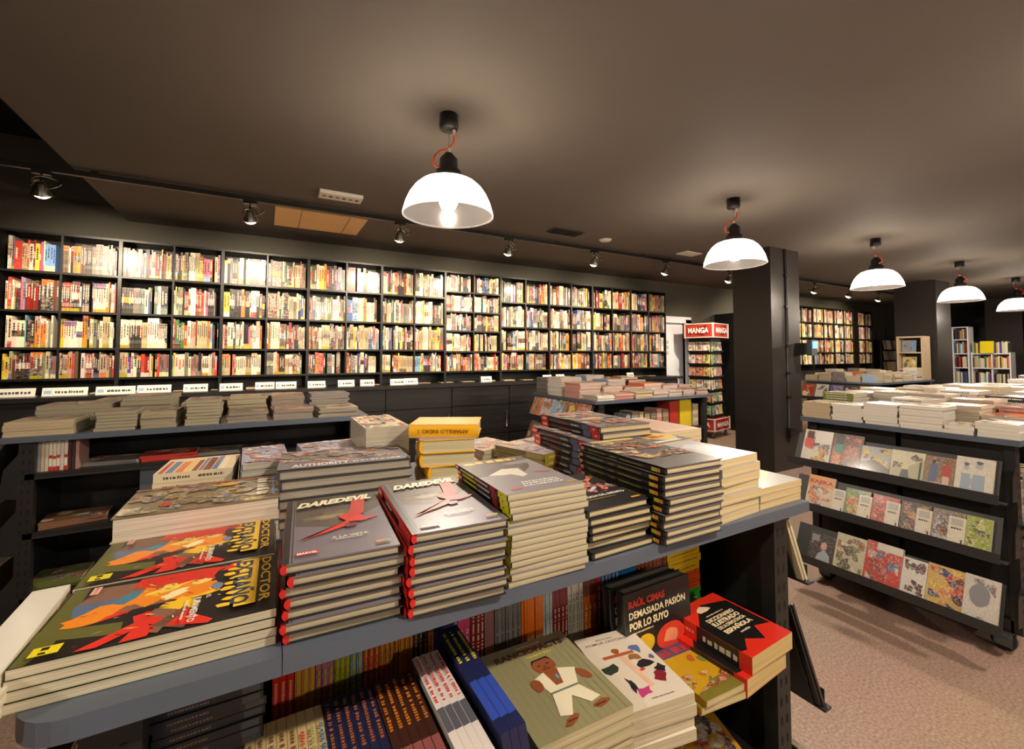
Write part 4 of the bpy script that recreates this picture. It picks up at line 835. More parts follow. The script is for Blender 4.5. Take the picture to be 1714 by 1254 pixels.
RUNS = [  # x from, x to, count, colour, name, bands, ink, back offset
    (0.019, 0.049, 3, c(206, 40, 28), 'red', ((0.0, 0.28, c(222, 206, 170)),), (c(232, 160, 130), 0.5, 0.85)),
    (0.050, 0.079, 3, c(214, 140, 74), 'tan orange', (), (YI, 0.45, 0.95)),
    (0.080, 0.107, 3, c(176, 108, 130), 'mauve', ((0.0, 0.4, c(116, 134, 140)),), (YI, 0.45, 0.85)),
    (0.108, 0.132, 3, c(170, 172, 74), 'olive green', ((0.2, 0.8, c(136, 140, 20)),), (YI, 0.5, 0.9)),
    (0.133, 0.152, 2, c(130, 170, 184), 'light blue', ((0.0, 0.35, c(226, 120, 96)),), (YI, 0.45, 0.9)),
    (0.153, 0.179, 3, c(208, 62, 56), 'coral red', (), (YI, 0.5, 0.9)),
    (0.180, 0.212, 4, c(214, 116, 62), 'burnt orange', (), (YI, 0.4, 0.95)),
    (0.213, 0.238, 3, c(232, 132, 62), 'bright orange', ((0.0, 0.3, c(226, 150, 110)),), (YI, 0.45, 0.9)),
    (0.239, 0.264, 3, c(84, 56, 100), 'purple', (), (YI, 0.4, 0.9)),
    (0.265, 0.276, 1, c(206, 124, 30), 'amber', (), (c(90, 60, 20), 0.3, 0.9)),
    (0.277, 0.312, 3, c(28, 34, 78), 'navy', ((0.1, 0.3, c(40, 46, 96)),), (c(206, 196, 40), 0.2, 0.5)),
    (0.313, 0.322, 1, c(60, 62, 120), 'indigo', (), (c(200, 190, 200), 0.4, 0.9)),
    (0.323, 0.348, 2, c(200, 62, 106), 'pink', (), (c(230, 150, 180), 0.5, 0.8)),
    (0.349, 0.377, 3, c(136, 26, 24), 'dark red', (), (c(226, 200, 180), 0.3, 0.9)),
    (0.378, 0.400, 3, c(150, 98, 96), 'dusky pink', ((0.3, 0.5, c(206, 160, 50)),), None),
    (0.401, 0.460, 5, c(140, 136, 130), 'grey', (), (c(110, 106, 100), 0.2, 0.9)),
    (0.461, 0.512, 8, c(236, 116, 24), 'vivid orange', ((0.0, 0.45, c(224, 176, 140)),), (c(226, 110, 60), 0.05, 0.4)),
    (0.513, 0.535, 4, c(190, 200, 200), 'pale grey', ((0.0, 0.4, c(216, 200, 180)),), (c(120, 130, 140), 0.5, 0.9)),
    (0.536, 0.575, 4, c(124, 24, 24), 'maroon', (), (c(214, 180, 160), 0.2, 0.7)),
    (0.576, 0.616, 4, c(206, 200, 184), 'off-white', (), (c(150, 146, 130), 0.3, 0.8)),
    (0.617, 0.652, 3, c(206, 96, 36), 'rust orange', ((0.7, 0.95, c(110, 70, 66)),), (c(240, 200, 70), 0.2, 0.6)),
    (0.653, 0.664, 1, c(206, 30, 34), 'scarlet', (), (c(240, 200, 190), 0.3, 0.8)),
    (0.665, 0.715, 5, c(76, 106, 160), 'steel blue', (), (c(180, 190, 210), 0.3, 0.9)),
    (0.716, 0.775, 6, c(30, 130, 200), 'sky blue', (), (c(20, 60, 120), 0.3, 0.9)),
    (0.776, 0.885, 9, c(130, 66, 40), 'red-brown', (), (c(200, 120, 60), 0.3, 0.9)),
    (0.886, 0.985, 6, c(214, 204, 186), 'cream white', (), (c(150, 60, 60), 0.3, 0.7))]
KX = 1.165   # the spine row stands at y = 0.93
for (xa, xb, nn, cc, nm, bands, ink) in RUNS:
    xa *= KX; xb *= KX; t = (xb - xa) / nn; proto = None
    for i in range(nn):
        lb = f'upright {nm} spine, ' + ('' if nn == 1 else f'{ORD[i]} of its run of {nn}, ') + 'under the near table'
        if proto is None: proto = o = upright('comic_book', t - 0.0006, 0.20, 0.17, cc, int(xa * 1000), 0.0, bands, ink); tag(o, lb, 'comic book', 'upright spines under the near table')
        else: o = dup(proto, lb)
        o.location = (xa + t * (i + 0.5), 0.930 + rnd.uniform(0, 0.004), 0.6905); o.rotation_euler = (R(-1.5), 0, 0)
# flat pile of dark comics at the left
pr = make_book('comic_book', 0.20, 0.14, 0.0122, c(24, 24, 30), spine=c(30, 34, 44), pages=c(70, 66, 66), spine_art=lambda b, fr, L, T: (b.scribble(fr, 0.15 * L, 0.35 * T, 0.5 * L, 0.3 * T, c(110, 96, 90), 3), b.rect(fr, 0.8 * L, 0.1 * T, 0.97 * L, 0.9 * T, c(70, 76, 84))))
pile(pr, 24, 0.0122, -0.062, 0.92, 0.6905, 90, 'dark slim comic, spine out', 'the flat pile under the table left end', 'dark slim comics lying flat', 'comic book', jx=0.003, jr=0.8, seed=31)
# front row, spines up
def spine_up(x, t, rgb, nm, i, nn, z=0.6905, y0=0.60, L=0.245, tilt=0.0, ink=None, bands=(), wd=0.168, where='front row under near table'):
    o = upright('comic_book', t - 0.0006, L, wd, rgb, int(x * 999), 0.0, bands, ink)
    tag(o, f'{nm} spine facing up, ' + (f'{ORD[i]} of {nn}, ' if nn > 1 else '') + where, 'comic book', 'spine-up books under the near table')
    # local z (height) -> along -Y..; local -y (spine) -> +Z
    m = Matrix(((1, 0, 0, x), (0, 0, 1, y0), (0, -1, 0, z + wd), (0, 0, 0, 1)))
    o.matrix_world = Matrix.Translation((x, 0, z)) @ Matrix.Rotation(tilt, 4, 'Y') @ Matrix.Translation((-x, 0, -z)) @ m
x = -0.016
for i in range(5): spine_up(x + 0.007, 0.0142, c(186, 160, 112), 'beige', i, 5, ink=(c(96, 76, 50), 0.55, 0.85)); x += 0.0142
for i, ic in enumerate((c(206, 60, 40), c(140, 150, 60), c(60, 110, 150))): spine_up(x + 0.0066, 0.0132, c(190, 166, 120), ('beige red-lettered', 'beige green-lettered', 'beige blue-lettered')[i], 0, 1, ink=(ic, 0.3, 0.8)); x += 0.0132
for i in range(6): spine_up(x + 0.015, 0.0136, c(34, 36, 66), 'navy', i, 6, z=0.6935, ink=(c(150, 84, 50), 0.5, 0.93), tilt=R(-3)); x += 0.0136
for i in range(5): spine_up(x + 0.0215, 0.0140, c(62, 34, 26), 'dark brown', i, 5, z=0.6965, ink=(c(190, 110, 30), 0.5, 0.93), bands=((0.0, 0.35, c(140, 80, 76)),), tilt=R(-5)); x += 0.0140
x += 0.002
for i in range(4): spine_up(x + 0.033, 0.0125, c(222, 212, 206), 'white red-lettered', i, 4, z=0.708, ink=(c(206, 60, 50), 0.5, 0.95), bands=((0.25, 0.45, c(90, 90, 100)),), tilt=R(-8), L=0.255, wd=0.17); x += 0.0128
for i in range(3): spine_up(x + 0.052, 0.0140, c(30, 36, 76), 'dark blue', i, 3, z=0.715, ink=(c(206, 190, 40), 0.6, 0.92), bands=((0.1, 0.42, c(52, 76, 170)),), tilt=R(-11), L=0.28, wd=0.185, where='leaning beside the green-covered pile'); x += 0.0142

# flat piles on the lower shelf
def ranc(b, fr, W, H):
    bg = c(142, 136, 100); b.rect(fr, 0, 0, W, H, bg)
    for i in range(14): b.rect(fr, i * W / 14, 0, i * W / 14 + 0.0008, H, c(126, 120, 86))
    b.text(fr, 'RANCIOFACTS', 0.1 * W, 0.84 * H, 0.82 * W, 0.075 * H, c(84, 48, 36), bold=0.05); b.scribble(fr, 0.38 * W, 0.935 * H, 0.68 * W, 0.022 * H, c(206, 200, 180), 2); b.scribble(fr, 0.42 * W, 0.79 * H, 0.72 * W, 0.022 * H, c(206, 190, 40), 3)
    sk = c(140, 78, 46); wh = c(226, 216, 186); dk = c(50, 36, 30)
    b.blob(fr, 0.53 * W, 0.66 * H, 0.13 * W, 0.085 * H, sk, 16, 0.05, 1); b.poly(fr, [(0.41 * W, 0.69 * H), (0.44 * W, 0.75 * H), (0.62 * W, 0.755 * H), (0.65 * W, 0.70 * H), (0.6 * W, 0.735 * H), (0.46 * W, 0.73 * H)], dk)
    b.rect(fr, 0.46 * W, 0.665 * H, 0.5 * W, 0.675 * H, dk); b.rect(fr, 0.56 * W, 0.665 * H, 0.6 * W, 0.675 * H, dk); b.rect(fr, 0.49 * W, 0.61 * H, 0.58 * W, 0.618 * H, dk); b.poly(fr, [(0.52 * W, 0.66 * H), (0.56 * W, 0.63 * H), (0.51 * W, 0.63 * H)], c(110, 56, 34))
    b.poly(fr, [(0.34 * W, 0.55 * H), (0.48 * W, 0.59 * H), (0.62 * W, 0.59 * H), (0.8 * W, 0.53 * H), (0.7 * W, 0.36 * H), (0.4 * W, 0.36 * H)], wh); b.poly(fr, [(0.47 * W, 0.59 * H), (0.63 * W, 0.59 * H), (0.58 * W, 0.42 * H), (0.5 * W, 0.42 * H)], sk)
    b.blob(fr, 0.33 * W, 0.48 * H, 0.06 * W, 0.07 * H, sk, 10, 0.1, 3); b.blob(fr, 0.83 * W, 0.44 * H, 0.05 * W, 0.08 * H, sk, 10, 0.1, 4, 0.5); b.rect(fr, 0.4 * W, 0.34 * H, 0.7 * W, 0.37 * H, c(110, 120, 100))
    b.poly(fr, [(0.4 * W, 0.35 * H), (0.7 * W, 0.35 * H), (0.8 * W, 0.18 * H), (0.68 * W, 0.16 * H), (0.56 * W, 0.28 * H), (0.44 * W, 0.12 * H), (0.33 * W, 0.15 * H)], wh)
    b.blob(fr, 0.4 * W, 0.085 * H, 0.09 * W, 0.03 * H, sk, 10, 0.15, 6, 0.4); b.blob(fr, 0.76 * W, 0.12 * H, 0.1 * W, 0.032 * H, sk, 10, 0.15, 7, 0.1); b.rect(fr, 0.69 * W, 0.11 * H, 0.8 * W, 0.12 * H, dk); b.rect(fr, 0.36 * W, 0.08 * H, 0.46 * W, 0.088 * H, dk)
    b.blob(fr, 0.57 * W, 0.5 * H, 0.02 * W, 0.03 * H, c(100, 140, 180), 8, 0.1, 8)
LOW = 'books lying flat on the shelf under the near table'
pr = make_book('comic_book', 0.198, 0.245, 0.0175, c(142, 136, 100), pages=c(220, 206, 164), art=ranc)
pile(pr, 7, 0.0175, 0.498, 0.752, 0.6905, -1, 'olive-green cartoon softcover', 'the pile on the shelf under the near table', 'olive-green cartoon softcovers', 'comic book', jx=0.004, jr=1.2, seed=41)
def humor(b, fr, W, H):
    b.rect(fr, 0, 0, W, H, c(214, 202, 184)); b.text(fr, 'HUMOR CRISTIANO', 0.1 * W, 0.85 * H, 0.76 * W, 0.035 * H, c(70, 60, 60)); b.scribble(fr, 0.3 * W, 0.91 * H, 0.6 * W, 0.016 * H, c(120, 110, 100), 2)
    sk = c(206, 150, 110); b.poly(fr, [(0.42 * W, 0.66 * H), (0.52 * W, 0.66 * H), (0.6 * W, 0.2 * H), (0.52 * W, 0.18 * H)], c(222, 178, 150)); b.rect(fr, 0.2 * W, 0.63 * H, 0.72 * W, 0.67 * H, c(170, 90, 50)); b.blob(fr, 0.46 * W, 0.71 * H, 0.06 * W, 0.04 * H, c(150, 84, 44), 12, 0.1, 2)
    for i, (u, v, ru, rv, cc) in enumerate(((0.18, 0.5, 0.1, 0.07, c(50, 60, 50)), (0.78, 0.68, 0.1, 0.06, c(84, 104, 150)), (0.72, 0.48, 0.16, 0.05, c(34, 34, 40)), (0.66, 0.57, 0.08, 0.04, c(150, 100, 50)), (0.76, 0.28, 0.1, 0.07, c(130, 34, 50)), (0.88, 0.36, 0.1, 0.06, c(36, 34, 36)), (0.38, 0.16, 0.12, 0.05, c(186, 60, 120)), (0.3, 0.26, 0.05, 0.09, c(40, 36, 40)), (0.62, 0.4, 0.04, 0.02, c(200, 60, 50)), (0.9, 0.52, 0.04, 0.03, c(90, 90, 120)))):
        b.blob(fr, u * W, v * H, ru * W, rv * H, cc, 9, 0.45, i + 2)
    b.scribble(fr, 0.4 * W, 0.06 * H, 0.75 * W, 0.014 * H, c(120, 110, 110), 5)
pr = make_book('comic_book', 0.150, 0.225, 0.0225, c(214, 202, 184), pages=c(226, 212, 178), art=humor)
pile(pr, 4, 0.0225, 0.700, 0.748, 0.6905, -9, 'white softcover with small clothing drawings', 'the pile right of olive-green ones', 'white softcovers with clothing drawings', 'comic book', jx=0.003, jr=2.5, seed=42)
def ysel(b, fr, W, H):
    b.rect(fr, 0, 0, W, H, c(196, 152, 26)); b.poly(fr, [(0, 0), (W, 0), (W, 0.24 * H), (0.5 * W, 0.2 * H), (0, 0.1 * H)], c(120, 110, 44)); b.rect(fr, 0.1 * W, 0.66 * H, 0.85 * W, 0.84 * H, c(70, 76, 110)); b.scribble(fr, 0.12 * W, 0.69 * H, 0.8 * W, 0.12 * H, c(170, 50, 60), 4, )
    scene_art([c(176, 80, 40), c(150, 60, 34), c(206, 140, 40), c(120, 120, 50)], 16, 8, size=(0.04, 0.12))(b, Fr(fr.O + fr.V * (H * 0.1) + fr.N * 0.0006, fr.U, fr.V, fr.N), W, H * 0.34)
    fr.k = 30; b.blob(fr, 0.6 * W, 0.55 * H, 0.08 * W, 0.05 * H, c(190, 90, 50), 9, 0.3, 1); b.blob(fr, 0.82 * W, 0.5 * H, 0.1 * W, 0.07 * H, c(120, 124, 60), 9, 0.3, 2)
pr = make_book('comic_book', 0.128, 0.205, 0.0145, c(196, 152, 26), pages=c(222, 204, 158), art=ysel)
pile(pr, 2, 0.0145, 0.892, 0.748, 0.6905, -5, 'mustard yellow cartoon softcover', 'the low pile beside red and black books', 'mustard yellow softcovers', 'comic book', jx=0.004, jr=3, seed=43)
def dicc(b, fr, W, H):
    b.rect(fr, 0, 0, W, H, c(206, 42, 26)); K = c(22, 20, 20)
    b.poly(fr, [(0.0, 0.62 * H), (0.28 * W, 0.8 * H), (0.5 * W, 0.9 * H), (0.8 * W, 0.84 * H), (0.97 * W, 0.8 * H), (0.97 * W, 0.24 * H), (0.7 * W, 0.3 * H), (0.55 * W, 0.1 * H), (0.3 * W, 0.22 * H), (0.1 * W, 0.1 * H), (0.0, 0.12 * H)], K)
    b.blob(fr, 0.42 * W, 0.84 * H, 0.16 * W, 0.05 * H, c(226, 200, 170), 9, 0.5, 4)
    b.text(fr, 'DICCIONARIO', 0.2 * W, 0.6 * H, 0.62 * W, 0.062 * H, c(226, 206, 166), bold=0.04); b.text(fr, 'ILUSTRADO', 0.2 * W, 0.52 * H, 0.62 * W, 0.068 * H, c(226, 206, 166), bold=0.05); b.text(fr, 'DE LA DEMOCRACIA', 0.2 * W, 0.455 * H, 0.62 * W, 0.05 * H, c(226, 206, 166), bold=0.04); b.text(fr, 'ESPA\u00d1OLA', 0.2 * W, 0.365 * H, 0.62 * W, 0.08 * H, c(226, 206, 166), bold=0.05)
    b.scribble(fr, 0.3 * W, 0.69 * H, 0.7 * W, 0.022 * H, c(200, 180, 150), 4); b.scribble(fr, 0.4 * W, 0.3 * H, 0.62 * W, 0.03 * H, c(200, 190, 170), 7)
def diccs(b, fr, L, T):
    b.rect(fr, 0.34 * L, 0, 0.86 * L, T, c(24, 22, 22)); b.scribble(fr, 0.42 * L, 0.3 * T, 0.84 * L, 0.36 * T, c(206, 200, 180), 3); b.scribble(fr, 0.05 * L, 0.4 * T, 0.3 * L, 0.2 * T, c(230, 150, 120), 4)
pr = make_book('paperback_book', 0.175, 0.215, 0.040, c(206, 42, 26), pages=c(226, 196, 130), art=dicc, spine_art=diccs)
oo = pile(pr, 2, 0.040, 1.045, 0.752, 0.6905, 4, 'thick red and black paperback', 'right end pile under near table', 'thick red and black paperbacks', 'book', jx=0.002, jr=1, seed=44)
oo[0].location.x -= 0.025
def cimas(b, fr, W, H):
    b.rect(fr, 0, 0, W, H, c(24, 24, 26)); wh = c(232, 216, 170)
    b.text(fr, 'RA\u00daL CIMAS', 0.06 * W, 0.80 * H, 0.54 * W, 0.115 * H, c(214, 52, 34), bold=0.04); b.text(fr, 'DEMASIADA PASI\u00d3N', 0.06 * W, 0.66 * H, 0.86 * W, 0.115 * H, wh, bold=0.02); b.text(fr, 'POR LO SUYO', 0.06 * W, 0.52 * H, 0.58 * W, 0.10 * H, wh, bold=0.04)
    b.blob(fr, 0.28 * W, 0.3 * H, 0.13 * W, 0.12 * H, c(214, 176, 30), 22, 0.02, 1); b.blob(fr, 0.66 * W, 0.28 * H, 0.22 * W, 0.17 * H, c(206, 60, 40), 26, 0.02, 2); b.blob(fr, 0.66 * W, 0.28 * H, 0.12 * W, 0.09 * H, c(224, 140, 100), 12, 0.2, 3); b.scribble(fr, 0.06 * W, 0.47 * H, 0.4 * W, 0.02 * H, wh, 3)
pr = make_book('hardcover_book', 0.225, 0.18, 0.032, c(24, 24, 26), hard=True, pages=c(176, 168, 152), art=cimas)
for i in range(2):
    o = pr if i == 0 else dup(pr)
    tag(o, 'black hardcover with cream lettering standing face out, ' + ('in front of its twin' if i == 0 else 'behind its twin'), 'book', 'black face-out hardcovers')
    o.location = (0.868 + 0.0 - i * 0.012, 0.872 - 0.02 + i * 0.036, 0.6925 + 0.0905); o.rotation_euler = (R(86), 0, 0)
# stack of bright spines under the right end
z = 0.6905
for nm, cc, nn, T, ds in (('bright green', c(60, 190, 50), 4, 0.0155, c(24, 90, 24)), ('bright orange', c(236, 96, 30), 3, 0.0175, c(150, 50, 20)), ('bright yellow', c(228, 190, 30), 4, 0.022, c(130, 100, 10))):
    pr = make_book('comic_book', 0.20, 0.14, T, cc, pages=c(216, 200, 160), spine_art=lambda b, fr, L, T, ds=ds: (b.scribble(fr, 0.1 * L, 0.4 * T, 0.9 * L, 0.2 * T, ds, 3)))
    pile(pr, nn, T, 1.085, 1.03, z, 90, f'{nm} spine', 'the flat pile under the right end', 'bright spines lying flat', 'comic book', jx=0.004, jr=1.5, seed=int(z * 100)); z += nn * (T + 0.0004) + 0.0002
# bottom shelf glimpse
for i, (x, y, cc) in enumerate(((0.66, 0.86, c(214, 206, 190)), (0.85, 0.86, c(190, 176, 150)), (1.045, 0.87, c(206, 150, 40)))):
    pr = make_book('comic_book', 0.165, 0.235, 0.016, cc, pages=CREAM, art=scene_art([c(226, 214, 190), c(60, 60, 56), c(196, 60, 50), c(214, 170, 40), c(90, 110, 90), c(230, 226, 214)], 30, 60 + i, 0.06, size=(0.04, 0.12)))
    pile(pr, 5, 0.016, x, y, 0.3505, (-6, 4, -20)[i], ('pale sketchbook comic', 'patterned cream comic', 'orange-framed comic')[i], 'the pile on the bottom shelf of near table', 'comics on the bottom shelf', 'comic book', seed=70 + i)
for i in range(2):
    pr = make_book('magazine', 0.19, 0.22, 0.01, (c(150, 80, 40), c(70, 74, 60))[i], art=scene_art([c(206, 120, 50), c(90, 50, 30), c(60, 60, 50)], 10, 40 + i)); tag(pr, ('orange-brown', 'dark olive')[i] + ' comic leaning on the near table left end', 'magazine'); lean_place(pr, AX0 - 0.051, -1, 0.87 + i * 0.22, 0.701, 24, 0.19, 0.22)
# magazines on the right end trays of the near table
def lblack(b, fr, W, H): b.scribble(fr, 0.3 * W, 0.5 * H, 0.8 * W, 0.03 * H, c(60, 60, 60), 3)
TR = [(0.80, 0.02), (0.42, 0.095), (0.10, 0.10)]
for ti, (z, dx) in enumerate(TR):
    for j in range(3):
        H_ = (0.205, 0.36, 0.26)[ti]; W_ = (0.17, 0.26, 0.2)[ti]
        cc = (c(206, 196, 160), c(24, 24, 28), c(120, 112, 96))[ti]
        pr = make_book('magazine', W_, H_, 0.008, cc, pages=c(190, 180, 160), art=lblack)
        for i in range(2 if j == 0 else 1):
            o = pr if i == 0 else dup(pr)
            nm = ('cream', 'black', 'grey-brown')[ti]
            tag(o, f'large {nm} magazine leaning on the near table right end, {ORD[j]} slot' + (' in front' if i == 0 and j == 0 else ' behind another' if i else ''), 'magazine', 'magazines on the right end of the near table')
            lean_place(o, AX1 + dx + 0.001 + (0.009 if i == 0 and j == 0 else 0), 1, 0.735 + W_ / 2 + j * (W_ + 0.005) + (0.0 if i == 0 else 0.004), z + 0.001, 24, W_, H_)
            if i == 0 and j == 0 and ti == 1:
                b = MB(); fr = Fr((-W_ / 2, -H_ / 2, -0.0004), (1, 0, 0), (0, 1, 0), (0, 0, -1), 0.0002)
                b.rect(fr, 0.02, H_ * 0.78, 0.06, H_ * 0.92, c(206, 200, 190)); b.poly(fr, [(0.02, 0.03), (0.05, 0.05), (0.03, 0.12), (0.015, 0.10)], c(206, 176, 60)); b.blob(fr, 0.09, 0.05, 0.02, 0.04, c(190, 190, 200), 9, 0.3, 3)
                q = b.build('back_cover_print', o)

# ------------------------------------------------------------------ piles on the other tables
PC = {'grey': c(120, 116, 114), 'beige': c(190, 172, 140), 'white': c(222, 216, 204), 'red': c(176, 50, 40), 'blue': c(90, 110, 160), 'dark': c(44, 42, 44), 'yellow': c(214, 186, 40), 'green': c(110, 118, 60),
      'orange': c(214, 110, 50), 'light blue': c(150, 180, 206), 'brown': c(130, 92, 66), 'pink': c(206, 150, 140)}
ARTC = [c(206, 186, 150), c(150, 60, 44), c(90, 96, 120), c(60, 56, 54), c(206, 130, 70), c(226, 216, 196), c(110, 120, 90)]
def gpile(name, x, y, W, H, T, n, rz, cn, where, group, pages=None, z=NT, seed=0, art=12, cat='book', spine_ink=False, dots=True, jr=1.5):
    cc = PC[cn]
    a = scene_art(ARTC, art, seed, size=(0.05, 0.18))
    def f(b, fr, W, H): b.rect(fr, 0, 0, W, H, cc); fr.step = 0.00012; a(b, fr, W, H)
    sa = (lambda b, fr, L, T: b.scribble(fr, 0.1 * L, 0.3 * T, 0.8 * L, 0.35 * T, c(70, 66, 60) if sum(cc[:3]) > 0.6 else WHITE, seed)) if spine_ink else None
    pr = make_book(name, W, H, T, cc, pages=pages or c(196, 184, 160), art=f, spine_art=sa)
    return pile(pr, n, T, x, y, z, rz, {'magazine': f'{cn} comic magazine', 'graphic_novel': f'{cn} graphic novel', 'paperback_book': f'{cn} paperback'}[name], where, group, cat, jx=0.006, jr=jr, seed=seed)
GP = c(150, 142, 126)
def stuff_pile(b, x, y, W, H, T, n, rz, cn, pages, seed):
    g = random.Random(seed)
    for i in range(n):
        mx = Matrix.Translation((x + g.uniform(-.006, .006), y + g.uniform(-.006, .006), NT + i * (T + 0.0006))) @ Matrix.Rotation(R(rz + g.uniform(-2, 2)), 4, 'Z')
        b.box(-W / 2, W / 2, -H / 2, H / 2, T - 0.0006, T, 'print', PC[cn], 0.4, mx=mx); b.box(-W / 2, W / 2, -H / 2, H / 2, 0, 0.0006, 'print', PC[cn], mx=mx)
        b.box(-W / 2 - 0.0005, -W / 2 + 0.0005, -H / 2, H / 2, 0.0006, T - 0.0006, 'print', PC[cn], 0.2, mx=mx)
        b.box(-W / 2 + 0.0006, W / 2, -H / 2 + 0.0001, H / 2 - 0.0001, 0.0007, T - 0.0007, 'pages', pages, mx=mx)
far = MB()
# table B: beyond the aisle at the left
gondola('display_table', 'island display table beyond the aisle at left, before the wall bookcases', -1.125, 0.62, 3.16, 4.16,
        shelves=[(-1.04, 0.5, 3.19, 3.62, 0.85), (-1.04, 0.5, 3.19, 3.62, 0.555), (-1.04, 0.5, 3.19, 3.62, 0.235)], joints=[-0.25], tiers=[(0.76, 0.11, 0.24), (0.48, 0.11, 0.24), (0.16, 0.11, 0.24)], side=-1)
b = MB(); b.box(-0.60, -0.33, 3.25, 3.6, 0.556, 0.825, 'shelf_grey'); b.build('storage_box', label='blue-grey box on the middle shelf of the table beyond the aisle', cat='box')
BT = 'on the table beyond the aisle'
front = [(-0.99, 3.32, 0.25, 0.26, 0.014, 5, 'beige', 90), (-0.70, 3.31, 0.17, 0.24, 0.017, 6, 'grey', 2), (-0.515, 3.31, 0.155, 0.23, 0.018, 5, 'beige', -2), (-0.315, 3.32, 0.165, 0.24, 0.018, 8, 'grey', 1),
         (-0.09, 3.33, 0.21, 0.26, 0.021, 3, 'brown', 1), (0.165, 3.34, 0.225, 0.26, 0.021, 3, 'pink', -1), (0.43, 3.34, 0.24, 0.27, 0.014, 4, 'beige', 1)]
back = [(-0.95, 3.64, 0.32, 0.28, 0.024, 5, 'grey', 1), (-0.62, 3.62, 0.24, 0.26, 0.026, 6, 'grey', -2), (-0.36, 3.62, 0.2, 0.24, 0.016, 6, 'pink', 3), (-0.10, 3.63, 0.22, 0.26, 0.016, 8, 'beige', 0), (0.14, 3.63, 0.2, 0.26, 0.014, 9, 'pink', 0), (0.41, 3.64, 0.26, 0.25, 0.018, 7, 'blue', 2)]
third = [(-0.8, 3.93, 0.26, 0.26, 0.02, 6, 'beige', 0), (-0.3, 3.93, 0.24, 0.26, 0.018, 5, 'grey', 2), (0.1, 3.93, 0.24, 0.26, 0.018, 6, 'light blue', 0), (0.42, 3.93, 0.24, 0.26, 0.012, 6, 'yellow', 0)]
for ri, (row, rn) in enumerate(((front, 'front row'), (back, 'middle row'), (third, 'back row'))):
    for j, (x, y, W, H, T, n_, cn, rz) in enumerate(row):
        gpile('magazine', x, y, W, H, T, n_, rz, cn, f'{ORD[j]} pile, {rn}, {BT[3:]}', 'comic piles on the table beyond the aisle', pages=c(178, 168, 140) if j < 4 and ri < 2 else GP, seed=200 + ri * 20 + j, cat='magazine')
# its lower shelves
for i in range(11):
    rgb = [c(150, 150, 156), c(196, 176, 140), c(206, 200, 180), c(226, 216, 196), c(226, 216, 196), c(226, 216, 196), c(214, 200, 190), c(226, 216, 196), c(70, 30, 36), c(60, 40, 44), c(170, 130, 120)][i]
    o = upright('magazine', 0.0125, 0.15 + 0.01 * (i % 2), 0.16, rgb, i, bands=((0.4, 0.5, RED), (0.0, 0.14, RED)) if i in (3, 4, 5, 7) else ()); o.location = (-1.0 + i * 0.0145, 3.22, 0.8505); tag(o, f'upright slim comic, {ORD[i]} from the left on the upper shelf beyond the aisle', 'magazine', 'upright comics on the upper shelf beyond the aisle')
for (x, y, z, n_, cn, rz, wh) in ((-0.72, 3.33, 0.8505, 2, 'grey', 80, 'upper shelf, left'), (-0.47, 3.33, 0.8505, 3, 'red', 96, 'upper shelf, middle'), (-0.25, 3.34, 0.8505, 2, 'grey', 84, 'upper shelf right of middle'), (-0.02, 3.34, 0.8505, 2, 'dark', 90, 'upper shelf, right'),
                                  (-0.88, 3.33, 0.5555, 3, 'brown', 98, 'middle shelf, left'), (-0.95, 3.33, 0.2355, 5, 'green', 92, 'bottom shelf, left'), (-0.55, 3.33, 0.2355, 3, 'grey', 92, 'bottom shelf, middle')):
    gpile('magazine', x, y, 0.18, 0.26, 0.0095, n_, rz, cn, f'flat pile, {wh}, beyond the aisle', 'flat comics on the shelves beyond the aisle', pages=c(206, 196, 190), z=z, seed=int(abs(x) * 100), cat='magazine', jr=5)
for ti, (z, dx) in enumerate(((0.76, 0.11), (0.48, 0.11), (0.16, 0.11))):
    for j in range(3):
        pr = make_book('magazine', 0.17, 0.25, 0.012, [c(214, 200, 170), c(180, 160, 120), c(120, 130, 140)][(ti + j) % 3], art=scene_art(ARTC, 10, ti * 3 + j)); tag(pr, f'face-out comic on the left end of the far-aisle table, {ORD[ti]} tray, {ORD[j]} slot', 'magazine')
        lean_place(pr, -1.125 - dx - 0.001, -1, 3.28 + j * 0.19, z + 0.001, 24, 0.17, 0.25)

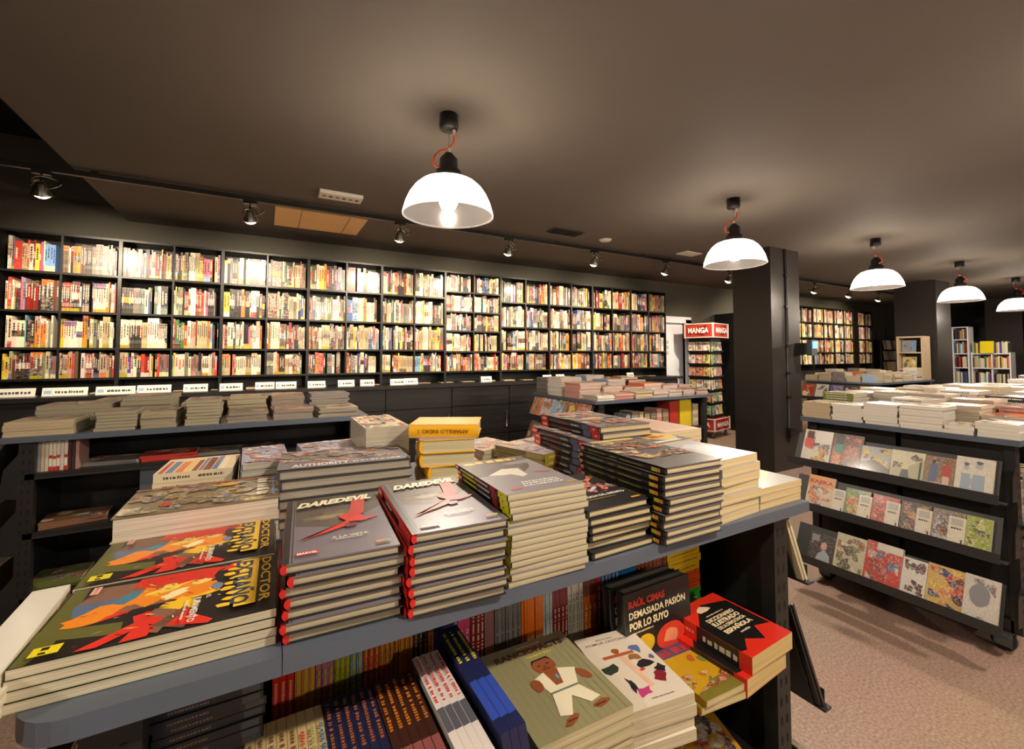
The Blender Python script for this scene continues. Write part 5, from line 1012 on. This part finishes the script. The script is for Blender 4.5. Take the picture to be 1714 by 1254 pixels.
# table C: middle, before the counter
gondola('display_table', 'island display table left of the near pillar, loaded with comic piles', 2.52, 4.08, 3.085, 4.14,
        shelves=[(2.6, 3.96, 3.11, 3.6, 0.72), (2.6, 3.96, 3.11, 3.6, 0.40)], tiers=[(0.80, 0.06, 0.2), (0.52, 0.12, 0.22), (0.2, 0.14, 0.22)], side=-1)
CT = 'on the table left of the near pillar'
rows = [[(2.66, 3.22, 0.21, 0.2, 0.0085, 5, 'white', 92), (2.88, 3.22, 0.22, 0.22, 0.010, 5, 'pink', 88), (3.12, 3.22, 0.22, 0.22, 0.012, 5, 'beige', 91), (3.35, 3.22, 0.19, 0.22, 0.014, 5, 'white', 0), (3.55, 3.22, 0.18, 0.22, 0.014, 4, 'white', 0), (3.74, 3.22, 0.17, 0.22, 0.014, 4, 'grey', 0), (3.94, 3.22, 0.18, 0.22, 0.012, 5, 'brown', 0)],
        [(2.68, 3.48, 0.25, 0.24, 0.014, 10, 'pink', 0), (2.96, 3.48, 0.25, 0.24, 0.014, 7, 'beige', 2), (3.24, 3.48, 0.24, 0.24, 0.014, 6, 'red', -3), (3.5, 3.48, 0.24, 0.24, 0.014, 8, 'orange', 0), (3.76, 3.48, 0.22, 0.24, 0.014, 6, 'beige', 0), (3.98, 3.48, 0.17, 0.24, 0.014, 6, 'pink', 0)],
        [(2.68, 3.78, 0.25, 0.24, 0.015, 12, 'white', 0), (3.0, 3.78, 0.25, 0.24, 0.015, 8, 'green', 2), (3.3, 3.8, 0.25, 0.24, 0.016, 9, 'light blue', 0), (3.6, 3.8, 0.25, 0.24, 0.016, 8, 'dark', 0), (3.9, 3.8, 0.24, 0.24, 0.014, 6, 'beige', 0)],
        [(2.68, 4.02, 0.25, 0.2, 0.015, 11, 'grey', 0), (3.2, 4.02, 0.25, 0.2, 0.018, 10, 'light blue', 0), (3.7, 4.02, 0.25, 0.2, 0.016, 9, 'orange', 0)]]
for ri, row in enumerate(rows):
    for j, (x, y, W, H, T, n_, cn, rz) in enumerate(row):
        gpile('graphic_novel', x, y, W, H, T, n_, rz, cn, f'{ORD[j]} pile, {ORD[ri]} row, table left of pillar', 'graphic novel piles on the table left of the pillar', pages=c(206, 184, 170), seed=300 + ri * 20 + j)
# upright books on its shelf, face-out covers on its left end
specs = [(2.95, 0.012, 0.17, 'light blue', 4), (3.02, 0.014, 0.19, 'grey', 6), (3.12, 0.016, 0.18, 'beige', 3), (3.19, 0.016, 0.17, 'green', 4), (3.27, 0.013, 0.16, 'dark', 5), (3.35, 0.016, 0.2, 'pink', 4), (3.43, 0.013, 0.19, 'brown', 6), (3.53, 0.02, 0.26, 'red', 6), (3.68, 0.028, 0.275, 'yellow', 6), (3.87, 0.02, 0.22, 'beige', 4)]
for (x, t, h, cn, nn) in specs:
    pr = None
    for i in range(nn):
        lb = f'upright {cn} spine, {ORD[i]} of {nn}, on the shelf left of the pillar'
        if pr is None: pr = o = upright('graphic_novel', t - 0.0008, h, 0.17, PC[cn], int(x * 100), 0.0 if cn in ('red', 'yellow') else 0.35, ink=(c(200, 190, 150), 0.4, 0.8) if cn in ('dark', 'green', 'brown') else None); tag(o, lb, 'book', 'upright books on the shelf left of the pillar')
        else: o = dup(pr, lb)
        o.location = (x + t * i, 3.16, 0.7205)
pr = make_book('graphic_novel', 0.17, 0.24, 0.02, PC['pink'], art=scene_art(ARTC, 8, 3)); tag(pr, 'pale book lying across the red upright books left of the pillar', 'book'); place(pr, 3.66, 3.25, 0.9965, 88)
FA = [((196, 110, 60), 'brown and orange', [c(120, 70, 44), c(226, 150, 60), c(90, 80, 60)]), ((206, 190, 196), 'white and dark figure', [c(60, 40, 44), c(150, 90, 80), c(226, 216, 220)]), ((110, 170, 206), 'sky blue landscape', [c(150, 60, 40), c(120, 150, 60), c(200, 216, 226)]), ((110, 64, 40), 'brown with yellow title', [c(226, 190, 40), c(226, 190, 40), c(160, 90, 60)]), ((150, 80, 60), 'reddish brown', [c(200, 120, 90), c(90, 50, 40)])]
for j, (rgb, nm, cols) in enumerate(FA):
    pr = make_book('graphic_novel', 0.185, 0.25, 0.014, c(*rgb), art=scene_art(cols, 16, 90 + j, 0.05, size=(0.05, 0.16))); tag(pr, f'{nm} comic standing face out on the table end left of the pillar', 'book', 'face-out comics left of the pillar')
    lean_place(pr, 2.52 - 0.061, -1, 4.02 - j * 0.19, 0.801, 24, 0.185, 0.25)
for j in range(4):
    pr = make_book('graphic_novel', 0.185, 0.25, 0.014, [c(110, 84, 64), c(60, 50, 44), c(140, 110, 90), c(80, 60, 50)][j], art=scene_art([c(90, 70, 60), c(180, 150, 120), c(60, 40, 30)], 12, 95 + j, 0.05)); tag(pr, f'brown comic face out on the lower tray left of the pillar, {ORD[j]} from the back', 'book', 'face-out comics left of the pillar')
    lean_place(pr, 2.52 - 0.121, -1, 4.02 - j * 0.2, 0.521, 24, 0.185, 0.25)

# table R: right, end trays towards the viewer
TRR = [(0.765, 0.125, 0.175), (0.50, 0.14, 0.175), (0.175, 0.15, 0.19)]
gondola('display_table', 'island display table at right with three trays of face-out books on its end', 3.12, 5.6, 0.69, 1.69,
        shelves=[(3.22, 5.4, 0.70, 1.15, 0.62), (3.22, 5.4, 0.68, 1.15, 0.30)], joints=[4.35], tiers=TRR, side=-1)
rg = random.Random(77)
cells = [(1.585, .17, .017, 6, 'beige'), (1.415, .16, .0165, 7, 'grey'), (1.24, .17, .017, 7, 'grey'), (1.05, .18, .018, 7, 'grey')]
RT = 'on the right-hand table'
front = [(1.60, 0.165, 0.0165, 6, 'beige'), (1.425, 0.165, 0.0165, 6, 'white'), (1.25, 0.165, 0.017, 7, 'white'), (1.065, 0.185, 0.018, 7, 'white')]
for j, (y, W, T, n_, cn) in enumerate(front): gpile('paperback_book', 3.235, y, 0.20, W, T, n_, 1, cn, f'{ORD[j]} pile, front row, right-hand table', 'paperback piles on the right-hand table', pages=c(190, 184, 176), seed=400 + j)
gpile('paperback_book', 3.235, 0.905, 0.20, 0.115, 0.021, 2, 0, 'white', 'fifth pile, front row, right-hand table', 'paperback piles on the right-hand table', pages=c(196, 186, 178), seed=405)
gpile('paperback_book', 3.245, 0.765, 0.22, 0.15, 0.018, 4, 0, 'white', 'sixth pile, front row, right-hand table', 'paperback piles on the right-hand table', pages=c(196, 192, 186), seed=406)
RR = [(3.475, [(1.58, .18, .015, 10, 'green'), (1.385, .18, .012, 8, 'light blue'), (1.19, .185, .024, 6, 'white'), (0.985, .19, .018, 7, 'beige'), (0.79, .18, .017, 5, 'orange')]),
      (3.73, [(1.58, .18, .016, 9, 'white'), (1.385, .18, .02, 8, 'white'), (1.19, .185, .02, 8, 'brown'), (0.985, .19, .018, 8, 'orange'), (0.79, .18, .02, 6, 'pink')]),
      (4.0, [(1.57, .2, .02, 8, 'white'), (1.35, .2, .022, 8, 'beige'), (1.13, .2, .022, 8, 'white'), (0.9, .2, .022, 7, 'dark')]),
      (4.3, [(1.57, .2, .02, 7, 'grey'), (1.34, .2, .024, 7, 'white'), (1.1, .2, .024, 8, 'beige'), (0.85, .2, .024, 7, 'white')]),
      (4.65, [(1.55, .2, .026, 6, 'white'), (1.3, .2, .026, 7, 'beige'), (1.05, .2, .03, 6, 'white'), (0.8, .2, .03, 5, 'pink')]),
      (5.0, [(1.5, .24, .03, 5, 'beige'), (1.2, .24, .03, 6, 'white'), (0.88, .24, .03, 6, 'white')]),
      (5.36, [(1.5, .24, .03, 4, 'white'), (1.2, .24, .03, 5, 'grey'), (0.88, .24, .03, 5, 'beige')])]
for ri, (x, row) in enumerate(RR):
    for j, (y, W, T, n_, cn) in enumerate(row):
        nm = 'paperback_book'
        if ri > 2:
            stuff_pile(far, x, y, 0.22, W, T, n_, 0 if rg.random() < 0.6 else 180, cn, c(200, 186, 166), 420 + ri * 10 + j); continue
        gpile(nm, x, y, 0.22, W, T, n_, rg.uniform(-3, 3) + (0 if rg.random() < 0.6 else 180), cn, f'{ORD[j]} pile, {ORD[ri + 1]} row, right-hand table', 'paperback piles on the right-hand table', pages=c(200, 186, 166), seed=420 + ri * 10 + j, spine_ink=True)
# face-out books on its trays
def tray_book(z, dx, k, y, W, H, base, cols, lb, seed, extra=None, n=16, T=0.014, s=-1, X=3.12):
    a = scene_art(cols, n, seed, 0.04, size=(0.04, 0.15))
    def f(b, fr, W, H): fr.step = 0.00008; b.rect(fr, 0, 0, W, H, base, 'print', 0.12); a(b, fr, W, H); (extra(b, fr, W, H) if extra else None)
    pr = make_book('paperback_book', W, H, T, base, pages=c(216, 206, 180), art=f); tag(pr, lb, 'book', 'face-out books on the right-hand table end'); lean_place(pr, X - dx - 0.001 - k * 0.001, s, y, z + 0.0012, 24, W, H)
    return pr
K_ = c(30, 28, 30); Wt = c(216, 208, 190)
A1 = 'on the top tray of the right-hand table end'
tray_book(0.765, 0.125, 0, 1.5435, 0.163, 0.215, c(214, 206, 190), [c(206, 60, 54), c(196, 90, 60), c(90, 100, 120), c(60, 50, 56), c(206, 160, 60)], f'white comic with red crowd art {A1}', 1, lambda b, fr, W, H: (b.rect(fr, 0.1 * W, 0.74 * H, 0.34 * W, 0.96 * H, c(70, 30, 32)), b.rect(fr, 0.05 * W, 0.5 * H, 0.36 * W, 0.73 * H, c(206, 60, 60)), b.rect(fr, 0.4 * W, 0.62 * H, W, H, c(220, 214, 204))))
tray_book(0.765, 0.125, 0, 1.3820, 0.156, 0.215, c(90, 44, 34), [c(206, 90, 40), c(214, 110, 50), c(110, 50, 40), c(160, 60, 40)], f'orange and brown comic with teal tag {A1}', 2, lambda b, fr, W, H: (b.rect(fr, 0.12 * W, 0.44 * H, 0.4 * W, 0.7 * H, c(70, 130, 120)), b.rect(fr, 0.12 * W, 0.71 * H, 0.4 * W, 0.97 * H, c(40, 46, 46))))
tray_book(0.765, 0.125, 0, 1.2315, 0.141, 0.165, c(160, 168, 170), [c(84, 74, 74), c(60, 50, 50), c(190, 190, 186), c(206, 180, 60)], f'grey-blue comic with dark figures {A1}', 3, lambda b, fr, W, H: b.poly(fr, [(0, 0), (W, 0), (W, 0.3 * H), (0.5 * W, 0.55 * H), (0, 0.4 * H)], c(84, 76, 76)))
def lupus(b, fr, W, H):
    b.poly(fr, [(0, 0), (W, 0), (W, 0.8 * H), (0.5 * W, 0.5 * H), (0, 0.4 * H)], c(170, 164, 130)); b.blob(fr, 0.45 * W, 0.5 * H, 0.12 * W, 0.12 * H, c(206, 196, 150), 10, 0.1, 1); b.poly(fr, [(0.36 * W, 0.4 * H), (0.54 * W, 0.4 * H), (0.6 * W, 0.1 * H), (0.3 * W, 0.1 * H)], c(70, 80, 90)); b.rect(fr, 0.86 * W, 0.1 * H, 0.92 * W, 0.7 * H, c(40, 50, 50))
tray_book(0.765, 0.125, 0, 1.0870, 0.144, 0.168, c(206, 200, 170), [c(90, 110, 90), c(40, 50, 56), c(190, 60, 50)], f'beige comic with seated child {A1}', 4, lupus, 6)
def two(b, fr, W, H):
    b.rect(fr, 0, 0, W, 0.16 * H, c(196, 190, 170)); b.poly(fr, [(0.14 * W, 0.2 * H), (0.44 * W, 0.2 * H), (0.42 * W, 0.75 * H), (0.2 * W, 0.75 * H)], c(84, 96, 130)); b.blob(fr, 0.3 * W, 0.82 * H, 0.07 * W, 0.07 * H, c(60, 50, 40), 10, 0.1, 1)
    b.poly(fr, [(0.56 * W, 0.4 * H), (0.9 * W, 0.4 * H), (0.84 * W, 0.74 * H), (0.62 * W, 0.74 * H)], c(170, 60, 50)); b.rect(fr, 0.62 * W, 0.14 * H, 0.84 * W, 0.4 * H, c(206, 170, 150)); b.blob(fr, 0.72 * W, 0.81 * H, 0.06 * W, 0.06 * H, c(140, 80, 50), 10, 0.1, 2)
tray_book(0.765, 0.125, 0, 0.9545, 0.117, 0.165, c(130, 100, 76), [c(110, 84, 64), c(150, 120, 90)], f'brown comic with blue and red figures {A1}', 5, two, 6)
def bluefig(b, fr, W, H):
    for (u, r_) in ((0.28, 0.13), (0.62, 0.17)): b.poly(fr, [((u - r_) * W, 0.06 * H), ((u + r_) * W, 0.06 * H), ((u + r_ * 0.9) * W, 0.55 * H), ((u - r_ * 0.9) * W, 0.55 * H)], c(150, 164, 180)); b.blob(fr, u * W, (0.55 + r_ * 1.4) * H, r_ * 0.6 * W, 0.1 * H, c(176, 176, 176), 12, 0.1, 1); b.blob(fr, u * W, (0.6 + r_ * 1.6) * H, r_ * 0.5 * W, 0.05 * H, c(90, 100, 120), 12, 0.2, 2)
tray_book(0.765, 0.125, 0, 0.8260, 0.136, 0.185, c(214, 208, 192), [c(196, 196, 190)], f'white comic with pale blue figures {A1}', 6, bluefig, 2)
A2 = 'on the middle tray of the right-hand table end'
def kaj(b, fr, W, H): b.rect(fr, 0, 0.66 * H, W, H, c(214, 150, 80)); b.text(fr, 'KAJIKA', 0.06 * W, 0.72 * H, 0.88 * W, 0.16 * H, c(150, 40, 30), bold=0.04)
tray_book(0.50, 0.14, 0, 1.5225, 0.149, 0.2, c(206, 190, 160), [c(90, 110, 160), c(206, 110, 70), c(226, 214, 196), c(50, 60, 90), c(190, 80, 50)], f'orange-topped comic {A2}', 7, kaj)
ys = [1.386, 1.25, 1.119, 0.987, 0.86]
aa = [([c(150, 160, 60), c(60, 110, 60), c(200, 90, 40), c(206, 190, 60)], (90, 120, 60), 'green and yellow'), ([c(206, 50, 34), c(150, 30, 26), c(214, 110, 50)], (160, 40, 30), 'red'), ([c(180, 130, 40), c(60, 40, 36), c(140, 60, 40)], (56, 44, 40), 'dark brown and gold'), ([c(110, 70, 56), c(160, 170, 176), c(90, 90, 96)], (130, 116, 106), 'grey-brown'), ([c(150, 170, 60), c(60, 70, 50), c(200, 200, 120)], (150, 166, 70), 'lime green')]
for j, (y, (cols, base, nm)) in enumerate(zip(ys, aa)):
    tray_book(0.50, 0.14, 0, y - (0.062 if j < 4 else 0.046), 0.122 if j < 4 else 0.09, 0.168, c(*base), cols, f'{nm} manga cover {A2}', 10 + j, None, 26)
for j, y in enumerate((1.416, 1.282, 1.152, 1.019, 0.891)):
    def ins(b, fr, W, H): b.rect(fr, 0.15 * W, 0.72 * H, 0.85 * W, 0.94 * H, c(170, 166, 156)); b.scribble(fr, 0.15 * W, 0.6 * H, 0.85 * W, 0.06 * H, K_, 2); b.rect(fr, 0.78 * W, 0.1 * H, 0.88 * W, 0.3 * H, c(60, 50, 50))
    tray_book(0.50, 0.14, 15, y, 0.063, 0.150, c(216, 206, 184), [c(206, 196, 176)], f'white text card, {ORD[j]} from left, {A2}', 20 + j, ins, 1, 0.003)
A3 = 'on the bottom tray of the right-hand table end'
def wom(b, fr, W, H): b.poly(fr, [(0.3 * W, 0.0), (0.9 * W, 0.0), (0.85 * W, 0.32 * H), (0.6 * W, 0.48 * H), (0.38 * W, 0.3 * H)], c(160, 170, 176)); b.blob(fr, 0.58 * W, 0.6 * H, 0.12 * W, 0.13 * H, c(206, 160, 140), 12, 0.08, 1); b.rect(fr, 0.06 * W, 0.7 * H, 0.36 * W, 0.92 * H, c(140, 140, 140))
tray_book(0.175, 0.15, 0, 1.5150, 0.140, 0.175, c(50, 46, 50), [c(56, 52, 56)], f'dark book with pale woman in profile {A3}', 30, wom, 3)
tray_book(0.175, 0.15, 0, 1.3665, 0.153, 0.215, c(206, 200, 170), [c(110, 160, 60), c(226, 220, 196), c(150, 110, 70), c(90, 110, 60), c(60, 60, 56)], f'cream book with green fairground art {A3}', 31, None, 26)
tray_book(0.175, 0.15, 0, 1.2050, 0.166, 0.225, c(196, 56, 44), [c(206, 70, 54), c(90, 120, 170), c(226, 190, 170), c(170, 40, 36), c(50, 60, 100)], f'red book with blue toy art {A3}', 32, lambda b, fr, W, H: b.rect(fr, 0.3 * W, 0.82 * H, W, H, c(214, 206, 190)), 22, 0.02)
tray_book(0.175, 0.15, 0, 1.0685, 0.103, 0.195, c(220, 216, 206), [c(60, 40, 50), c(90, 60, 70), c(40, 36, 40)], f'white book with dark splashed figure {A3}', 33, None, 12)
tray_book(0.175, 0.15, 0, 0.9390, 0.152, 0.205, c(206, 170, 90), [c(40, 60, 110), c(226, 190, 60), c(196, 60, 40), c(226, 150, 90), c(30, 40, 70)], f'yellow, blue and red action cover {A3}', 34, None, 26)
tray_book(0.175, 0.15, 16, 0.8100, 0.122, 0.215, c(200, 194, 184), [c(130, 130, 132), c(150, 150, 150), c(110, 110, 116)], f'white book with round grey drawing {A3}', 35, lambda b, fr, W, H: b.blob(fr, 0.45 * W, 0.6 * H, 0.3 * W, 0.24 * H, c(130, 130, 134), 24, 0.03, 1), 4)
# books on the right flank shelves of table R
for i in range(14):
    cn = list(PC)[(i * 5) % 12]; o = upright('paperback_book', 0.022, 0.2 + 0.02 * (i % 3), 0.15, PC[cn], i, 0.4); tag(o, f'upright {cn} book, {ORD[i]} along the upper flank shelf of the right-hand table', 'book', 'books on the flank of the right-hand table'); o.location = (3.3 + 0.024 * i, 0.73, 0.6205)
for i in range(14):
    cn = list(PC)[(i * 7 + 3) % 12]; o = upright('paperback_book', 0.022, 0.2 + 0.02 * (i % 3), 0.15, PC[cn], i, 0.4); tag(o, f'upright {cn} book, {ORD[i]} along the lower flank shelf of the right-hand table', 'book', 'books on the flank of the right-hand table'); o.location = (3.3 + 0.024 * i, 0.71, 0.3005)

# table D: beyond the near pillar
gondola('display_table', 'island display table between the two pillars', 7.7, 9.6, 3.05, 4.12, shelves=[(7.8, 9.5, 3.08, 3.55, 0.66)], tiers=[(0.76, 0.11, 0.24), (0.45, 0.12, 0.24)], side=-1)
DT = 'on the table between the pillars'
for ri, x in enumerate((7.84, 8.12, 8.45, 8.8, 9.2)):
    for j, y in enumerate((4.0, 3.8, 3.6, 3.4, 3.2)):
        if ri > 2 and j % 2: continue
        cn = ['beige', 'white', 'grey', 'white', 'light blue', 'red', 'white', 'beige', 'orange', 'pink'][(ri * 3 + j) % 10]
        stuff_pile(far, x, y, 0.22, 0.18, 0.028, 3 + ri // 2 + (j * 7 + ri) % 3, 180 if j % 2 else 0, cn, c(206, 190, 160), 500 + ri * 10 + j)
for ti, (z, dx) in enumerate(((0.76, 0.11), (0.45, 0.12))):
    for j in range(5):
        cols = [[c(160, 60, 40), c(206, 190, 150)], [c(206, 200, 190), c(90, 80, 70)], [c(90, 100, 150), c(150, 120, 150)], [c(60, 60, 60), c(150, 140, 120)], [c(206, 170, 110), c(90, 60, 40)]][(j + ti) % 5]
        pr = make_book('graphic_novel', 0.18, 0.24, 0.012, cols[0], art=scene_art(cols, 8, j + ti * 5, 0.05)); tag(pr, f'face-out comic, {ORD[j]} of the {("upper", "lower")[ti]} tray on the table between the pillars', 'book', 'face-out comics between the pillars'); lean_place(pr, 7.7 - dx - 0.001, -1, 4.0 - j * 0.2, z + 0.001, 24, 0.18, 0.24)
# table E: farthest right
gondola('display_table', 'farthest island display table at the right with a pale top of books', 7.2, 9.2, 0.69, 1.69, shelves=[(7.3, 9.1, 0.72, 1.15, 0.6)], tiers=[(0.76, 0.11, 0.24)], side=-1)
for ri, x in enumerate((7.36, 7.75, 8.2, 8.7)):
    for j, y in enumerate((1.58, 1.36, 1.14, 0.92)):
        cn = ['white', 'beige', 'white', 'blue', 'white', 'grey'][(ri * 5 + j) % 6]
        stuff_pile(far, x, y, 0.26, 0.19, 0.034, 4 + (ri + j) % 3, 0, cn, c(206, 196, 180), 560 + ri * 10 + j)

far.build('piled_books', kind='stuff', label='piles of thick books at the back of the right-hand tables', cat='books')
# ------------------------------------------------------------------ manga rack beside the door
MR = (6.75, 5.08)
t = empty('manga_rack', (MR[0], MR[1], 0), R(12), 'tall black revolving rack of manga with red MANGA headers, beside the white door', 'book rack')
# local: near corner at 0,0; faces run along +x (right face) and +y (left face)
b = MB(); b.box(0.1, 0.5, 0.1, 0.5, 0.14, 1.75, 'steel'); b.build('column', t)
def header(z0, z1, nm):
    b = MB(); b.box(0, 0.58, 0, 0.52, z0, z1, 'matte', c(186, 46, 34))
    fw = c(210, 204, 196)
    for (x, y) in ((0, 0), (0.58, 0), (0, 0.52), (0.58, 0.52)): b.box(x - 0.012, x + 0.012, y - 0.012, y + 0.012, z0 - 0.01, z1 + 0.01, 'matte', fw)
    for z in (z0, z1):
        b.box(0, 0.58, -0.01, 0, z - 0.008, z + 0.008, 'matte', fw); b.box(-0.01, 0, 0, 0.52, z - 0.008, z + 0.008, 'matte', fw)
    h = z1 - z0
    for fr, L in ((Fr((0, 0, z0), (1, 0, 0), (0, 0, 1), (0, -1, 0), 0.002), 0.58), (Fr((0, 0.52, z0), (0, -1, 0), (0, 0, 1), (-1, 0, 0), 0.002), 0.52)):
        g = random.Random(int(z0 * 10))
        for i in range(8): b.blob(fr, g.uniform(0.08, L - 0.08), h * g.uniform(0.15, 0.85), 0.05, h * 0.1, c(120, 26, 22), 8, 0.4, i, mat='matte')
        b.text(fr, 'MANGA', 0.07, h * 0.3, L - 0.14, h * 0.42, c(236, 230, 224), mat='matte', bold=0.035)
    b.build('header_box', t, label=nm)
header(1.76, 2.0, 'red MANGA header box'); header(0.13, 0.33, 'red MANGA base box')
for (x, y) in ((0.05, 0.05), (0.53, 0.05), (0.05, 0.47)):
    b = MB(); b.lathe([(0, -0.012), (0.05, -0.012), (0.05, 0.012), (0, 0.012)], 0, 0, 14, 'caster_grey', mx=Matrix.Translation((x, y, 0.05)) @ Matrix.Rotation(R(90), 4, 'X')); b.box(x - 0.01, x + 0.01, y - 0.02, y + 0.02, 0.05, 0.12, 'chrome'); b.build('caster', t)
mg = random.Random(9)
for fi in (0, 1):
    for r_ in range(6):
        z = 0.38 + r_ * 0.225
        b = MB()
        if fi == 0: b.box(0.1, 0.5, 0.055, 0.1, z - 0.006, z - 0.0005, 'steel'); b.box(0.1, 0.5, 0.052, 0.055, z - 0.006, z + 0.02, 'steel')
        else: b.box(0.055, 0.1, 0.1, 0.5, z - 0.006, z - 0.0005, 'steel'); b.box(0.052, 0.055, 0.1, 0.5, z - 0.006, z + 0.02, 'steel')
        b.build('rack_shelf', t)
        for k in range(3):
            cc = c(*mg.choice(((226, 210, 180), (216, 130, 90), (150, 176, 140), (226, 220, 214), (226, 210, 110), (226, 216, 200), (214, 150, 140), (100, 140, 130))))
            bb = MB(); bb.box(-0.058, 0.058, 0, 0.016, 0, 0.175, 'print', cc)
            fr = Fr((-0.058, 0, 0), (1, 0, 0), (0, 0, 1), (0, -1, 0), 0.0006); scene_art([c(206, 60, 50), c(240, 230, 210), c(70, 90, 140), c(230, 180, 90), c(90, 140, 90), c(60, 50, 50)], 9, fi * 60 + r_ * 7 + k, 0.06, size=(0.07, 0.2))(bb, fr, 0.116, 0.175)
            nb = [c_ for c_ in cc[:3]]
            o = bb.build('manga_volume', label=f'small manga, {ORD[k]} on {ORD[5 - r_]} row from top, {("right", "left")[fi]} face of revolving rack', cat='manga book', group='manga volumes on the revolving rack')
            p = 0.165 + k * 0.135
            lx, ly, rr = (p, 0.074, 0) if fi == 0 else (0.074, 0.60 - p, -90)
            m = Matrix.Translation((MR[0], MR[1], 0)) @ Matrix.Rotation(R(12), 4, 'Z') @ Matrix.Translation((lx, ly, z + 0.0005)) @ Matrix.Rotation(R(rr), 4, 'Z') @ Matrix.Rotation(R(-5), 4, 'X')
            o.matrix_world = m

# ------------------------------------------------------------------ far background
# wooden display cabinet in front of the far pillar, facing the viewer (-X)
t = empty('display_cabinet', (10.0, 3.32, 0), 0, 'narrow pale wooden cabinet of large books before the far pillar', 'cabinet')
b = MB(); b.box(0, 0.3, 0, 0.03, 0, 1.78, 'pale_wood'); b.build('side_panel', t)
b = MB(); b.box(0, 0.3, 0.35, 0.38, 0, 1.78, 'pale_wood'); b.build('side_panel', t)
b = MB(); b.box(0.28, 0.3, 0.03, 0.35, 0, 1.75, 'steel'); b.build('back_panel', t)
b = MB(); b.box(0, 0.3, 0.03, 0.35, 1.75, 1.78, 'pale_wood'); b.build('top_panel', t)
for z in (0.6, 0.96, 1.2, 1.5): b = MB(); b.box(0, 0.28, 0.03, 0.35, z - 0.025, z, 'pale_wood'); b.build('shelf', t)
for i, (z, cc, cols, nm) in enumerate(((1.5, c(120, 150, 180), [c(60, 70, 90), c(150, 120, 90)], 'blue'), (1.2, c(190, 176, 120), [c(60, 50, 40), c(214, 170, 50), c(226, 214, 180)], 'sand yellow'), (0.96, c(206, 40, 34), [c(206, 50, 40), c(120, 30, 30)], 'red'), (0.6, c(206, 44, 36), [c(90, 90, 40), c(206, 60, 50)], 'dark red'))):
    pr = make_book('paperback_book', 0.2, 0.215, 0.02, cc, art=scene_art(cols, 8, 800 + i, 0.06)); tag(pr, f'{nm} picture book face out in the pale wooden cabinet', 'book'); lean_place(pr, 10.1, -1, 3.55, z + 0.001, 8, 0.2, 0.215)
# pale bookcase far right
t = empty('white_bookcase', (13.0, 2.95, 0), 0, 'low white bookcase of small books, far right by the shop window', 'bookcase')
b = MB()
for y in (0.0, 0.26, 0.56): b.box(0, 0.3, y, y + 0.02, 0, 1.5, 'white_paint')
for z in (0.5, 0.85, 1.18, 1.48): b.box(0, 0.3, 0.02, 0.56, z - 0.02, z, 'white_paint')
b.build('case', t)
t2 = empty('white_bookcase', (13.0, 3.56, 0), 0, 'taller narrow white bookcase beside the low one, far right', 'bookcase')
b = MB()
for y in (0.0, 0.24): b.box(0, 0.3, y, y + 0.02, 0, 2.05, 'white_paint')
for z in (0.5, 0.85, 1.18, 1.48, 1.78, 2.05): b.box(0, 0.3, 0.02, 0.24, z - 0.02, z, 'white_paint')
b.build('case', t2)
g = random.Random(55); ib = 0
for (ys, ye, zs) in ((2.97, 3.21, (0.85, 1.18, 1.48)), (3.23, 3.51, (0.85, 1.18, 1.48)), (3.58, 3.8, (0.85, 1.18, 1.48, 1.78))):
    for zi, z in enumerate(zs):
        y = ys
        while y < ye - 0.025:
            th = g.choice((0.02, 0.026, 0.032)); p = pick(g); h = g.uniform(0.19, 0.25)
            bb = MB(); bb.box(0, 0.16, 0, th - 0.001, 0, h, 'print', jit(p[1], g)); o = bb.build('paperback_book', label=f'small {p[2]} book, {ORD[ib % 12]} of {("near", "middle", "tall")[(ys > 3.2) + (ys > 3.5)]} column, {ORD[zi]} shelf up, far white bookcases', cat='book', group='small books in the far white bookcases'); o.location = (13.02, y, z + 0.0005); y += th; ib += 1
        ib = 0
pr = make_book('paperback_book', 0.2, 0.25, 0.02, c(236, 214, 40)); tag(pr, 'bright yellow book face out on top of the far white bookcase', 'book'); lean_place(pr, 12.98, -1, 3.28, 1.482, 8, 0.2, 0.25)
# dark wall block and lit panel right of the far pillar
b = MB(); b.box(15.0, 15.15, 0.5, 3.0, 0, ZC, 'pillar'); tag(b.build('partition'), kind='structure')
b = MB(); b.box(14.2, 14.23, 1.9, 2.2, 1.5, 1.95, 'lit_panel'); b.build('lit_sign', label='glowing cream panel by the shop window at the far right edge', cat='lit panel')
# magazine rack against the back wall beyond the bookcases
t = empty('magazine_rack', (14.0, 5.40, 0), 0, 'tiered rack of face-out magazines against the back wall, beyond the bookcases', 'magazine rack')
b = MB(); b.box(0, 1.5, 0.1, 0.14, 0.0, 1.9, 'steel'); b.build('back_panel', t)
for r_ in range(4):
    z = 0.75 + r_ * 0.28; b = MB(); b.box(0, 1.5, 0.0, 0.1, z - 0.01, z - 0.0005, 'steel'); b.build('ledge', t)
    for k in range(7):
        bb = MB(); cc = jit(pick(g)[1], g); bb.box(-0.09, 0.09, 0, 0.01, 0, 0.24, 'print', cc, 0.3); o = bb.build('magazine', label=f'face-out magazine, {ORD[k]} along the {ORD[3 - r_]} tier of the far wall rack', cat='magazine', group='magazines on the far wall rack')
        o.location = (14.0 + 0.12 + k * 0.21, 5.44, z); o.rotation_euler = (R(-8), 0, 0)
for x in (0.35, 1.1): b = MB(); b.tube([(x, 0.12, 1.9), (x, 0.12, 2.15)], 0.02, 'black_plastic'); b.build('post', t)
print('objects', len(bpy.data.objects))
